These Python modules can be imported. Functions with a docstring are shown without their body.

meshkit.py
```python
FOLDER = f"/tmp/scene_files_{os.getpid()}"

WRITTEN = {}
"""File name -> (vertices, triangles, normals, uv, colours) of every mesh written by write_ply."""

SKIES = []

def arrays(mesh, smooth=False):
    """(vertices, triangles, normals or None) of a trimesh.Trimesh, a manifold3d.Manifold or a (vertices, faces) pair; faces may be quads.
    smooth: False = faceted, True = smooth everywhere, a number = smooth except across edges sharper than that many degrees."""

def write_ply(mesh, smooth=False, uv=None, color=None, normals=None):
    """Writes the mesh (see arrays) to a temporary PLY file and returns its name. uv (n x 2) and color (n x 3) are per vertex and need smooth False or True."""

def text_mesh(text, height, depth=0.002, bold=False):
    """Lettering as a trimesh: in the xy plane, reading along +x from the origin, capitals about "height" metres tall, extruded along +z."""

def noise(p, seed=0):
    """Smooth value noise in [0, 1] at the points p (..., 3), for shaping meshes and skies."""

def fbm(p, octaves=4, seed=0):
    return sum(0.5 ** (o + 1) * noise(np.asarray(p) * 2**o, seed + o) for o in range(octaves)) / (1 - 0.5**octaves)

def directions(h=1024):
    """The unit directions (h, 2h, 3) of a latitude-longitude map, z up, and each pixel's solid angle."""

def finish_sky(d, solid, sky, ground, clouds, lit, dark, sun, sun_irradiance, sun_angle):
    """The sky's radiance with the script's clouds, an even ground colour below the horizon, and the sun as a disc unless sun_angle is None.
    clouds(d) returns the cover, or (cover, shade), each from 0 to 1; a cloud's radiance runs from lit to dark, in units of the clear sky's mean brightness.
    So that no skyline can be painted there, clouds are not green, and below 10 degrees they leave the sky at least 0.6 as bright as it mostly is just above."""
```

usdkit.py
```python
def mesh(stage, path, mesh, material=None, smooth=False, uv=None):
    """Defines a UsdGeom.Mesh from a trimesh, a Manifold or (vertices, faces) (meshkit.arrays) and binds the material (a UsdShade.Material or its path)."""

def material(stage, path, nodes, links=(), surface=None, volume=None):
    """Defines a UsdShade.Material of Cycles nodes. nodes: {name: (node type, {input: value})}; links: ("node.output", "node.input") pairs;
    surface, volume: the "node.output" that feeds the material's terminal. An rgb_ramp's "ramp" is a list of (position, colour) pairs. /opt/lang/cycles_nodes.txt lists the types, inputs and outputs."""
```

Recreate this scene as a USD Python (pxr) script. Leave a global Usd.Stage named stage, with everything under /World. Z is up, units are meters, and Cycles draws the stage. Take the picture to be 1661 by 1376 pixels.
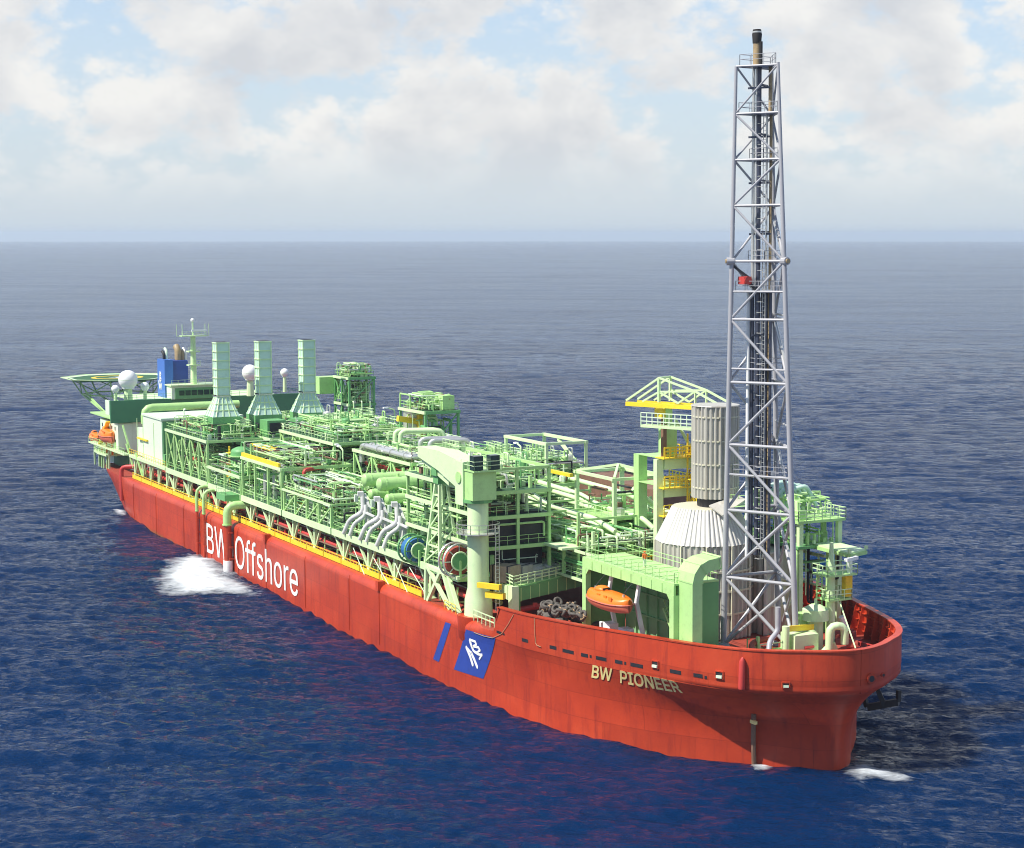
import math, random
import numpy as np
import trimesh, shapely
import usdkit, meshkit
from pxr import Gf, Sdf, Usd, UsdGeom, UsdLux, UsdShade, Vt
stage = Usd.Stage.CreateInMemory()
UsdGeom.SetStageUpAxis(stage, 'Z'); UsdGeom.SetStageMetersPerUnit(stage, 1.0)
UsdGeom.Xform.Define(stage, '/World'); UsdGeom.Scope.Define(stage, '/World/Looks')
rng = np.random.default_rng(7); random.seed(7)
V = lambda *a: np.array(a, float)

# ---------------------------------------------------------------- camera
# ship frame: x forward (bow 0, stern -236), y to port, z up, main deck at side 8.7.  TRIM puts the ship into the world (sea level z = 0).
FOC, HC, YAW, CX, CY, TR = 2926.576, 55.327663, 0.46623296, 142.450371, -110.909196, 0.0124516979
PITCH = math.atan((688 - 391.5 + FOC * math.sqrt(2 * HC / 6.37e6)) / FOC)
_v = V(-math.cos(YAW), math.sin(YAW), 0)
FW = _v * math.cos(PITCH) - V(0, 0, math.sin(PITCH)); RT = V(math.sin(YAW), math.cos(YAW), 0); UP = np.cross(RT, FW)
CAM = V(CX, CY, HC)
cam = UsdGeom.Camera.Define(stage, '/World/camera')
cam.CreateHorizontalApertureAttr(36.0); cam.CreateVerticalApertureAttr(36.0 * 848 / 1024)
cam.CreateFocalLengthAttr(36.0 * FOC / 1661); cam.CreateClippingRangeAttr(Gf.Vec2f(1, 200000))
cam.AddTransformOp().Set(Gf.Matrix4d(*RT, 0, *UP, 0, *(-FW), 0, *CAM, 1))
cam.CreateExposureAttr(0.75)

# ---------------------------------------------------------------- sky and sun
SUN_AZ = V(-0.10, -0.99, 0); SUN_AZ /= np.linalg.norm(SUN_AZ); SUN_EL = math.radians(52)
SUN = SUN_AZ * math.cos(SUN_EL) + V(0, 0, math.sin(SUN_EL))
SUN_ROT = math.atan2(SUN[0], SUN[1])
SKY_STRENGTH, SUN_INTENSITY = 0.10, 1.0
HAZE = 7.0e-5
dome = UsdLux.DomeLight.Define(stage, '/World/sky')
dome.GetPrim().SetCustomDataByKey('kind', 'structure'); dome.GetPrim().SetCustomDataByKey('label', 'pale blue sky with broken white cumulus cloud')
skymat = usdkit.material(stage, '/World/Looks/sky', {
    'tc': ('texture_coordinate', {}),
    'sep': ('separate_xyz', {}), 'zc': ('math', {'math_type': 'maximum', 'value2': 0.004}), 'com': ('combine_xyz', {}),
    'sky': ('sky_texture', {'sky_type': 'single_scattering', 'sun_disc': False, 'sun_elevation': SUN_EL, 'sun_rotation': SUN_ROT, 'air_density': 1.0, 'aerosol_density': 0.3, 'ozone_density': 4.0}),
    'map': ('mapping', {'scale': (13.0, 13.0, 20.0), 'location': (3.3, 1.7, 0.4)}),
    'n1': ('noise_texture', {'scale': 1.0, 'detail': 9.0, 'roughness': 0.56, 'distortion': 0.15}),
    'vo': ('voronoi_texture', {'feature': 'f1', 'scale': 1.7, 'detail': 4.0, 'roughness': 0.6, 'smoothness': 0.35}), 'vw': ('math', {'math_type': 'multiply_add', 'value2': -0.30, 'value3': 0.14}), 'dens': ('math', {'math_type': 'add'}),
    'cov': ('map_range', {'from_min': 0.08, 'from_max': 0.29, 'to_min': 0.0, 'to_max': 0.93, 'clamp': True, 'range_type': 'smoothstep'}),
    'map2': ('mapping', {'scale': (13.0, 13.0, 20.0), 'location': (3.3, 1.7, 0.62)}),
    'n2': ('noise_texture', {'scale': 1.0, 'detail': 6.0, 'roughness': 0.56, 'distortion': 0.15}),
    'shd': ('map_range', {'from_min': 0.40, 'from_max': 0.64, 'to_min': 0.0, 'to_max': 1.0, 'clamp': True}),
    'ccol': ('mix_color', {'a': (5.5, 5.42, 5.26), 'b': (4.0, 4.1, 4.3), 'use_clamp': False}),
    'low': ('map_range', {'from_min': 0.005, 'from_max': 0.06, 'to_min': 0.0, 'to_max': 1.0, 'clamp': True, 'range_type': 'smoothstep'}),
    'cfac': ('math', {'math_type': 'multiply'}), 'thin': ('map_range', {'from_min': 0.13, 'from_max': 0.36, 'to_min': 1.0, 'to_max': 0.16, 'clamp': True}), 'cf2': ('math', {'math_type': 'multiply'}),
    'vf': ('map_range', {'from_min': 0.0, 'from_max': 0.27, 'to_min': 0.97, 'to_max': 0.0, 'clamp': True}),
    'vcol': ('map_range', {'from_min': 0.0, 'from_max': 0.10, 'to_min': 0.0, 'to_max': 1.0, 'clamp': True}),
    'vmix': ('mix_color', {'a': (3.65, 4.15, 4.6), 'b': (3.75, 4.18, 4.75), 'use_clamp': False}),
    'veil': ('mix_color', {'use_clamp': False}),
    'mix': ('mix_color', {'use_clamp': False}),
    'bg': ('background_shader', {'strength': SKY_STRENGTH}),
}, [('tc.generated', 'sep.vector'), ('sep.z', 'zc.value1'), ('sep.x', 'com.x'), ('sep.y', 'com.y'), ('zc.value', 'com.z'), ('com.vector', 'sky.vector'),
    ('com.vector', 'map.vector'), ('map.vector', 'n1.vector'), ('map.vector', 'vo.vector'), ('vo.distance', 'vw.value1'), ('n1.fac', 'dens.value1'), ('vw.value', 'dens.value2'), ('dens.value', 'cov.value'), ('com.vector', 'map2.vector'), ('map2.vector', 'n2.vector'), ('n2.fac', 'shd.value'),
    ('shd.result', 'ccol.fac'), ('sep.z', 'low.value'), ('cov.result', 'cfac.value1'), ('low.result', 'cfac.value2'),
    ('sep.z', 'vf.value'), ('sep.z', 'vcol.value'), ('vcol.result', 'vmix.fac'), ('vmix.result', 'veil.b'), ('vf.result', 'veil.fac'),
    ('sky.color', 'veil.a'), ('veil.result', 'mix.a'), ('ccol.result', 'mix.b'), ('cfac.value', 'cf2.value1'), ('sep.z', 'thin.value'), ('thin.result', 'cf2.value2'), ('cf2.value', 'mix.fac'), ('mix.result', 'bg.color')], surface='bg.background')
UsdShade.MaterialBindingAPI.Apply(dome.GetPrim()).Bind(skymat)
sun = UsdLux.DistantLight.Define(stage, '/World/sun')
sun.CreateIntensityAttr(SUN_INTENSITY); sun.CreateAngleAttr(0.53); sun.CreateNormalizeAttr(True); sun.CreateColorAttr(Gf.Vec3f(1.0, 0.95, 0.87))
_z = SUN; _x = np.cross(V(0, 0, 1), _z); _x /= np.linalg.norm(_x); _y = np.cross(_z, _x)
sun.AddTransformOp().Set(Gf.Matrix4d(*_x, 0, *_y, 0, *_z, 0, 0, 0, 0, 1))

# ---------------------------------------------------------------- helpers: places
def to_ship(g, point=True):
    g = np.asarray(g, float); x = g[0] + (120 if point else 0)
    return V(math.cos(TR) * x + math.sin(TR) * g[2] - (120 if point else 0), g[1], -math.sin(TR) * x + math.cos(TR) * g[2])
def to_world(s):
    x = s[0] + 120
    return V(math.cos(TR) * x - math.sin(TR) * s[2] - 120, s[1], math.sin(TR) * x + math.cos(TR) * s[2])
ORG = to_ship(CAM)
def ray(px, py): return to_ship(FW + RT * (px - 830.5) / FOC - UP * (py - 688) / FOC, False)
def at(px, py, **k):
    """the point of the ship that stands where the survey photograph's sight line meets a known plane x=, y= or z="""
    d = ray(px, py); a, val = next(iter(k.items())); i = 'xyz'.index(a)
    return ORG + d * (val - ORG[i]) / d[i]
TRIM = Gf.Matrix4d(math.cos(TR), 0, math.sin(TR), 0, 0, 1, 0, 0, -math.sin(TR), 0, math.cos(TR), 0, 120 * math.cos(TR) - 120, 0, 120 * math.sin(TR), 1)

# ---------------------------------------------------------------- helpers: meshes
class M:
    """collects faces; everything put in it becomes ONE mesh"""
    def __init__(s): s.v, s.f, s.n = [], [], 0
    def add(s, v, f):
        s.v.append(np.asarray(v, float)); s.f.append(np.asarray(f, int) + s.n); s.n += len(v); return s
    def quad(s, a, b, c, d): return s.add([a, b, c, d], [[0, 1, 2], [0, 2, 3]])
    def box(s, c, size, yaw=0.0):
        h = np.array(size, float) / 2
        p = np.array([[i, j, k] for i in (-1, 1) for j in (-1, 1) for k in (-1, 1)]) * h
        if yaw:
            cc, ss = math.cos(yaw), math.sin(yaw); p = p @ np.array([[cc, ss, 0], [-ss, cc, 0], [0, 0, 1]])
        return s.add(p + c, BOXF)
    def box2(s, a, b):
        a, b = np.asarray(a, float), np.asarray(b, float); return s.box((a + b) / 2, np.abs(b - a))
    def beam(s, p, q, w, h=None, up=(0, 0, 1)):
        p, q = np.asarray(p, float), np.asarray(q, float); h = h or w
        d = q - p; L = np.linalg.norm(d)
        if L < 1e-6: return s
        d /= L; u = np.asarray(up, float)
        if abs(d @ u) > 0.98: u = V(1, 0, 0)
        a = np.cross(u, d); a /= np.linalg.norm(a); b = np.cross(d, a)
        P = np.array([e + i * a * w / 2 + j * b * h / 2 for e in (p, q) for i in (-1, 1) for j in (-1, 1)])
        return s.add(P, BEAMF)
    def tube(s, pts, r, n=8, caps=True):
        v, f = meshkit_tube(pts, r, n, caps); return s.add(v, f)
    def pipe(s, pts, r, n=8, bend=None):
        return s.tube(fillet(pts, bend or 2.2 * r), r, n)
    def prism(s, poly, z0, z1):
        """upright prism over a convex or star-shaped polygon of (x, y)"""
        poly = np.asarray(poly, float); k = len(poly)
        c = poly.mean(0)
        v = np.vstack([np.c_[poly, np.full(k, z0)], np.c_[poly, np.full(k, z1)], [[*c, z0]], [[*c, z1]]])
        f = []
        for i in range(k):
            j = (i + 1) % k; f += [[i, j, k + j], [i, k + j, k + i], [2 * k, j, i], [2 * k + 1, k + i, k + j]]
        return s.add(v, f)
    def plate(s, pts, nrm, t):
        """flat polygon with a thickness"""
        pts = np.asarray(pts, float); k = len(pts); nrm = np.asarray(nrm, float) / np.linalg.norm(nrm); c = pts.mean(0)
        v = np.vstack([pts, pts + nrm * t, [c], [c + nrm * t]]); f = []
        for i in range(k):
            j = (i + 1) % k; f += [[i, j, k + j], [i, k + j, k + i], [2 * k, j, i], [2 * k + 1, k + i, k + j]]
        return s.add(v, f)
    def frustum(s, c0, r0, c1, r1, n=16, caps=True, ph=0.0):
        c0, c1 = np.asarray(c0, float), np.asarray(c1, float); d = c1 - c0; d = d / np.linalg.norm(d)
        u = V(1, 0, 0) if abs(d[2]) > 0.7 else V(0, 0, 1); a = np.cross(u, d); a /= np.linalg.norm(a); b = np.cross(d, a)
        t = np.arange(n) * 2 * np.pi / n + ph; ring = np.cos(t)[:, None] * a + np.sin(t)[:, None] * b
        v = np.vstack([c0 + ring * r0, c1 + ring * r1, [c0], [c1]]); i = np.arange(n); j = (i + 1) % n
        f = [np.c_[i, j, n + j], np.c_[i, n + j, n + i]]
        if caps: f += [np.c_[np.full(n, 2 * n), j, i], np.c_[np.full(n, 2 * n + 1), n + i, n + j]]
        return s.add(v, np.vstack(f))
    def sphere(s, c, r, n=2, sc=(1, 1, 1)):
        m = ICO[n]; return s.add(m[0] * r * np.array(sc) + c, m[1])
    def vessel(s, p, q, r, n=14):
        """cylinder with domed ends"""
        p, q = np.asarray(p, float), np.asarray(q, float); d = (q - p) / np.linalg.norm(q - p)
        pts, rad = [], []
        for a in (90, 60, 30, 0): pts.append(p - d * r * 0.5 * math.sin(math.radians(a))); rad.append(max(r * math.cos(math.radians(a)), 0.02))
        for a in (0, 30, 60, 90): pts.append(q + d * r * 0.5 * math.sin(math.radians(a))); rad.append(max(r * math.cos(math.radians(a)), 0.02))
        return s.tube(pts, rad, n)
    def tri(s, m): return s.add(m.vertices, m.faces)
    def get(s): return (np.vstack(s.v), np.vstack(s.f)) if s.v else (np.zeros((0, 3)), np.zeros((0, 3), int))
BOXF = [[0, 1, 3], [0, 3, 2], [4, 6, 7], [4, 7, 5], [0, 4, 5], [0, 5, 1], [2, 3, 7], [2, 7, 6], [0, 2, 6], [0, 6, 4], [1, 5, 7], [1, 7, 3]]
BEAMF = [[0, 2, 3], [0, 3, 1], [4, 5, 7], [4, 7, 6], [0, 1, 5], [0, 5, 4], [2, 6, 7], [2, 7, 3], [0, 4, 6], [0, 6, 2], [1, 3, 7], [1, 7, 5]]
ICO = {k: (lambda m: (np.array(m.vertices), np.array(m.faces)))(trimesh.creation.icosphere(k)) for k in (1, 2, 3)}
def meshkit_tube(pts, r, n, caps):
    p = np.asarray(pts, float); r = np.broadcast_to(np.asarray(r, float), (len(p),))
    t = np.gradient(p, axis=0) if len(p) > 2 else np.repeat((p[1] - p[0])[None], 2, 0)
    t = t / (np.linalg.norm(t, axis=1, keepdims=True) + 1e-12)
    a = np.zeros_like(t); u = V(0, 0, 1) if abs(t[0, 2]) < 0.9 else V(1, 0, 0)
    for i in range(len(p)):
        w = np.cross(t[i], u) if i == 0 else a[i - 1] - t[i] * (a[i - 1] @ t[i])
        a[i] = w / (np.linalg.norm(w) + 1e-12)
    b = np.cross(t, a); g = np.arange(n) * 2 * np.pi / n
    v = (p[:, None] + r[:, None, None] * (np.cos(g)[None, :, None] * a[:, None] + np.sin(g)[None, :, None] * b[:, None])).reshape(-1, 3)
    i, j = np.meshgrid(np.arange(len(p) - 1), np.arange(n), indexing='ij'); k = (j + 1) % n
    q0, q1, q2, q3 = i * n + j, i * n + k, (i + 1) * n + k, (i + 1) * n + j
    f = np.vstack([np.stack([q0, q1, q2], -1).reshape(-1, 3), np.stack([q0, q2, q3], -1).reshape(-1, 3)])
    if caps:
        m = len(v); v = np.vstack([v, p[:1], p[-1:]]); j = np.arange(n); k = (j + 1) % n; e = (len(p) - 1) * n
        f = np.vstack([f, np.c_[np.full(n, m), k, j], np.c_[np.full(n, m + 1), e + j, e + k]])
    return v, f
def fillet(pts, rad, k=4):
    pts = [np.asarray(p, float) for p in pts]
    if len(pts) < 3: return pts
    out = [pts[0]]
    for a, b, c in zip(pts, pts[1:], pts[2:]):
        la, lc = np.linalg.norm(a - b), np.linalg.norm(c - b); d = min(rad, la * 0.49, lc * 0.49)
        p, q = b + (a - b) / la * d, b + (c - b) / lc * d
        for s in np.linspace(0, 1, k): out.append((1 - s) ** 2 * p + 2 * s * (1 - s) * b + s * s * q)
    return out + [pts[-1]]

# ---------------------------------------------------------------- helpers: prims
NAMES = {}
def numbered(parent, name):
    k = parent + '/' + name; NAMES[k] = NAMES.get(k, -1) + 1
    return k if NAMES[k] == 0 else f'{k}_{NAMES[k]:03d}'
def put_mesh(path, mesh, mat, smooth=False):
    if isinstance(mesh, M): mesh = mesh.get()
    elif hasattr(mesh, 'vertices'): mesh = (np.array(mesh.vertices), np.array(mesh.faces))
    if smooth: return usdkit.mesh(stage, path, trimesh.Trimesh(*mesh, process=True), L(mat), smooth=smooth)
    v, f = mesh
    m = UsdGeom.Mesh.Define(stage, path)
    m.CreatePointsAttr(Vt.Vec3fArray.FromNumpy(np.asarray(v, np.float32)))
    m.CreateFaceVertexCountsAttr(Vt.IntArray.FromNumpy(np.full(len(f), 3, np.int32)))
    m.CreateFaceVertexIndicesAttr(Vt.IntArray.FromNumpy(np.asarray(f, np.int32).ravel()))
    m.CreateSubdivisionSchemeAttr('none')
    UsdShade.MaterialBindingAPI.Apply(m.GetPrim()).Bind(L(mat))
    return m
class Part:
    def __init__(s, path, base): s.path, s.base = path, base
    def part(s, name, mesh, mat, label=None, kind=None, smooth=False):
        if isinstance(mesh, M): mesh = mesh.get()
        elif hasattr(mesh, 'vertices'): mesh = (np.array(mesh.vertices), np.array(mesh.faces))
        if not len(mesh[0]): return None
        p = numbered(s.path, name)
        pr = put_mesh(p, (mesh[0] - s.base, mesh[1]), mat, smooth).GetPrim()
        if label: pr.SetCustomDataByKey('label', label)
        if kind: pr.SetCustomDataByKey('kind', kind)
        return Part(p, s.base)
def tag(prim, label, cat, group=None, kind=None):
    for k, x in (('label', label), ('category', cat), ('group', group), ('kind', kind)):
        if x: prim.SetCustomDataByKey(k, x)
class Thing(Part):
    """an Xform at the thing's base (ship frame) whose children are its parts"""
    def __init__(s, name, label, cat, base=(0, 0, 0), group=None, kind=None, trim=True):
        base = np.asarray(base, float)
        super().__init__(numbered('/World', name), base)
        x = UsdGeom.Xform.Define(stage, s.path); s.prim = x.GetPrim()
        m = Gf.Matrix4d(1).SetTranslate(Gf.Vec3d(*base)) * (TRIM if trim else Gf.Matrix4d(1))
        s.op = x.AddTransformOp(); s.op.Set(m); tag(s.prim, label, cat, group, kind)
def copy_of(t, base, label, yaw=0.0, group=None):
    """another one like t at base"""
    nm = t.path.rsplit('/', 1)[1]
    p = numbered('/World', nm); x = UsdGeom.Xform.Define(stage, p)
    m = Gf.Matrix4d(1).SetRotate(Gf.Rotation(Gf.Vec3d(0, 0, 1), math.degrees(yaw))) * Gf.Matrix4d(1).SetTranslate(Gf.Vec3d(*map(float, base))) * TRIM
    pr = x.GetPrim(); pr.GetReferences().AddInternalReference(t.path); pr.SetInstanceable(True)
    x.ClearXformOpOrder(); x.MakeMatrixXform().Set(m)
    d = t.prim.GetCustomData(); tag(pr, label, d['category'], group or d.get('group'))
    return pr

# ---------------------------------------------------------------- materials
LOOKS = {}
def L(name): return LOOKS[name] if isinstance(name, str) else name
def paint(name, col, rough=0.45, var=0.12, dirt=None, dirt_amt=0.0, scale=0.6, streak=False, bump=0.0, metallic=0.0):
    """painted steel: tone drifts a little from place to place, dirt or rust in patches or in runs down the plate"""
    c = np.array(col, float); d = np.array(dirt if dirt is not None else c * 0.6, float)
    n = {'g': ('geometry', {}), 'm': ('mapping', {'scale': (1, 1, 0.12) if streak else (1, 1, 1)}),
         'a': ('noise_texture', {'scale': scale * 0.35, 'detail': 4.0, 'roughness': 0.6}),
         'b': ('noise_texture', {'scale': scale * (2.2 if streak else 1.6), 'detail': 5.0, 'roughness': 0.65}),
         'r': ('rgb_ramp', {'ramp': [(0.25, tuple(c * (1 - var))), (0.75, tuple(np.minimum(c * (1 + var), 1)))]}),
         'k': ('map_range', {'from_min': 0.52, 'from_max': 0.75, 'to_min': 0.0, 'to_max': dirt_amt, 'clamp': True}),
         'x': ('mix_color', {'b': tuple(d)}), 'p': ('principled_bsdf', {'roughness': rough, 'metallic': metallic})}
    l = [('g.position', 'm.vector'), ('g.position', 'a.vector'), ('m.vector', 'b.vector'), ('a.fac', 'r.fac'), ('b.fac', 'k.value'), ('r.color', 'x.a'), ('k.result', 'x.fac'), ('x.result', 'p.base_color')]
    if bump:
        n['u'] = ('bump', {'strength': bump, 'distance': 0.05}); l += [('a.fac', 'u.height'), ('u.normal', 'p.normal')]
    LOOKS[name] = usdkit.material(stage, '/World/Looks/' + name, n, l, surface='p.BSDF')
paint('mint_paint', (0.42, 0.67, 0.25), 0.45, 0.10, (0.22, 0.34, 0.14), 0.35, 0.8)
paint('pale_mint_paint', (0.61, 0.79, 0.43), 0.45, 0.06, (0.35, 0.5, 0.3), 0.3, 0.6)
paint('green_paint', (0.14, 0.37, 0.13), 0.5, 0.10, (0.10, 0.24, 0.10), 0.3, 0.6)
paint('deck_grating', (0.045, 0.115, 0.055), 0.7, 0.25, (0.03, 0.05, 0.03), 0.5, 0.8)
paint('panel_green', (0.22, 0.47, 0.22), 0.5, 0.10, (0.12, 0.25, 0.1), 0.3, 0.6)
paint('deep_green_paint', (0.06, 0.23, 0.1), 0.5, 0.10, (0.05, 0.15, 0.07), 0.3, 0.6)
paint('stack_paint', (0.52, 0.72, 0.6), 0.4, 0.06, (0.28, 0.42, 0.3), 0.3, 0.5)
paint('hull_red', (0.49, 0.050, 0.012), 0.42, 0.10, (0.30, 0.030, 0.016), 0.55, 0.5, streak=True)
_h = LOOKS['hull_red'] = usdkit.material(stage, '/World/Looks/hull_red_weathered', {
    'g': ('geometry', {}), 'm': ('mapping', {'scale': (1, 1, 0.10)}), 'z': ('separate_xyz', {}),
    'a': ('noise_texture', {'scale': 0.16, 'detail': 5.0, 'roughness': 0.6}), 'b': ('noise_texture', {'scale': 1.3, 'detail': 6.0, 'roughness': 0.7}), 'c': ('noise_texture', {'scale': 0.5, 'detail': 4.0}),
    'r': ('rgb_ramp', {'ramp': [(0.28, (0.37, 0.035, 0.013)), (0.5, (0.45, 0.046, 0.014)), (0.75, (0.53, 0.068, 0.022))]}), 'cx': ('combine_xyz', {}), 'br': ('brick_texture', {'scale': 1.0, 'color1': (0.0, 0.0, 0.0), 'color2': (1.0, 1.0, 1.0), 'mortar': (0.5, 0.5, 0.5), 'mortar_size': 0.045, 'mortar_smooth': 0.6, 'brick_width': 9.5, 'row_height': 2.7}), 'bv': ('hsv', {}), 'bm': ('map_range', {'from_min': 0.0, 'from_max': 1.0, 'to_min': 0.90, 'to_max': 1.10}), 'bf': ('math', {'math_type': 'multiply', 'value2': -0.28}), 'bs': ('math', {'math_type': 'add'}), 'bb': ('rgb_to_bw', {}),
    'k': ('map_range', {'from_min': 0.51, 'from_max': 0.72, 'to_min': 0.0, 'to_max': 0.75, 'clamp': True}), 'x': ('mix_color', {'b': (0.24, 0.024, 0.014)}),
    'w': ('math', {'math_type': 'multiply_add', 'value2': -1.6}), 'q': ('map_range', {'from_min': -0.85, 'from_max': -0.5, 'to_min': 0.7, 'to_max': 0.0, 'clamp': True}), 'y': ('mix_color', {'b': (0.26, 0.10, 0.03)}),
    'p': ('principled_bsdf', {'roughness': 0.42})},
    [('g.position', 'm.vector'), ('g.position', 'a.vector'), ('m.vector', 'b.vector'), ('g.position', 'c.vector'), ('g.position', 'z.vector'), ('a.fac', 'r.fac'), ('b.fac', 'k.value'), ('r.color', 'x.a'), ('k.result', 'x.fac'),
     ('c.fac', 'w.value1'), ('z.z', 'w.value3'), ('w.value', 'q.value'), ('q.result', 'y.fac'), ('z.x', 'cx.x'), ('z.z', 'cx.y'), ('cx.vector', 'br.vector'), ('br.color', 'bb.color'), ('bb.val', 'bm.value'), ('br.fac', 'bf.value1'), ('bm.result', 'bs.value1'), ('bf.value', 'bs.value2'), ('bs.value', 'bv.value'), ('x.result', 'bv.color'), ('bv.color', 'y.a'), ('y.result', 'p.base_color')], surface='p.BSDF')
paint('deck_red', (0.33, 0.050, 0.028), 0.6, 0.15, (0.12, 0.04, 0.03), 0.6, 0.5)
paint('pipe_red', (0.50, 0.05, 0.04), 0.45, 0.10)
paint('tower_grey', (0.37, 0.37, 0.385), 0.4, 0.05, (0.42, 0.42, 0.44), 0.3, 0.7)
paint('clad_metal', (0.48, 0.46, 0.4), 0.42, 0.10, (0.34, 0.27, 0.16), 0.6, 0.5, streak=True, metallic=0.12)
paint('clad_white', (0.64, 0.62, 0.57), 0.4, 0.05, (0.6, 0.57, 0.5), 0.3, 0.6, streak=True)
paint('clad_band', (0.60, 0.57, 0.42), 0.5, 0.06)
paint('safety_yellow', (0.85, 0.6, 0.03), 0.45, 0.08, (0.5, 0.3, 0.03), 0.3, 1.0)
paint('arm_grey', (0.60, 0.60, 0.57), 0.5, 0.15, (0.4, 0.36, 0.28), 0.4, 1.2, streak=True)
paint('white_paint', (0.80, 0.81, 0.78), 0.4, 0.04, (0.6, 0.6, 0.55), 0.3, 0.6)
paint('cream_paint', (0.66, 0.79, 0.58), 0.45, 0.04, (0.55, 0.6, 0.45), 0.3, 0.5)
paint('letter_white', (0.80, 0.79, 0.74), 0.5, 0.03, (0.7, 0.45, 0.35), 0.35, 1.0, streak=True)
paint('letter_cream', (0.87, 0.7, 0.28), 0.5, 0.04, (0.7, 0.45, 0.3), 0.3, 1.0)
paint('flag_blue', (0.028, 0.060, 0.30), 0.45, 0.10, (0.03, 0.04, 0.10), 0.5, 0.6)
paint('funnel_blue', (0.05, 0.15, 0.48), 0.4, 0.08)
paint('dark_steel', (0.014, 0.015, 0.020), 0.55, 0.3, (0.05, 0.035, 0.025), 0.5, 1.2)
paint('flare_pipe', (0.075, 0.085, 0.12), 0.4, 0.25, (0.16, 0.12, 0.08), 0.5, 1.0, metallic=0.5)
paint('stainless', (0.62, 0.62, 0.58), 0.35, 0.10, (0.4, 0.36, 0.28), 0.4, 0.8, metallic=0.6)
paint('rust_brown', (0.20, 0.11, 0.07), 0.7, 0.25, (0.10, 0.05, 0.03), 0.6, 1.2)
paint('rubber', (0.1, 0.088, 0.074), 0.8, 0.3, (0.14, 0.12, 0.09), 0.6, 1.5)
paint('tan_cargo', (0.36, 0.28, 0.20), 0.7, 0.3, (0.2, 0.15, 0.1), 0.6, 1.5)
paint('boat_orange', (0.85, 0.20, 0.015), 0.35, 0.05, (0.7, 0.16, 0.03), 0.3, 0.8)
paint('boat_keel', (0.72, 0.17, 0.10), 0.4, 0.05)
paint('hose_blue', (0.03, 0.14, 0.34), 0.5, 0.1)
paint('glass_dark', (0.012, 0.03, 0.025), 0.12, 0.1)
paint('heli_green', (0.030, 0.105, 0.045), 0.95, 0.1, (0.05, 0.12, 0.06), 0.4, 0.4)
paint('orange_cloth', (0.72, 0.16, 0.03), 0.8, 0.05)
paint('skin', (0.45, 0.27, 0.18), 0.6, 0.03)
paint('rope', (0.45, 0.30, 0.16), 0.8, 0.1)
paint('soot', (0.02, 0.018, 0.016), 0.8, 0.2)
paint('burnt_pipe', (0.40, 0.29, 0.15), 0.5, 0.2, (0.1, 0.07, 0.05), 0.5, 1.2)

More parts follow.
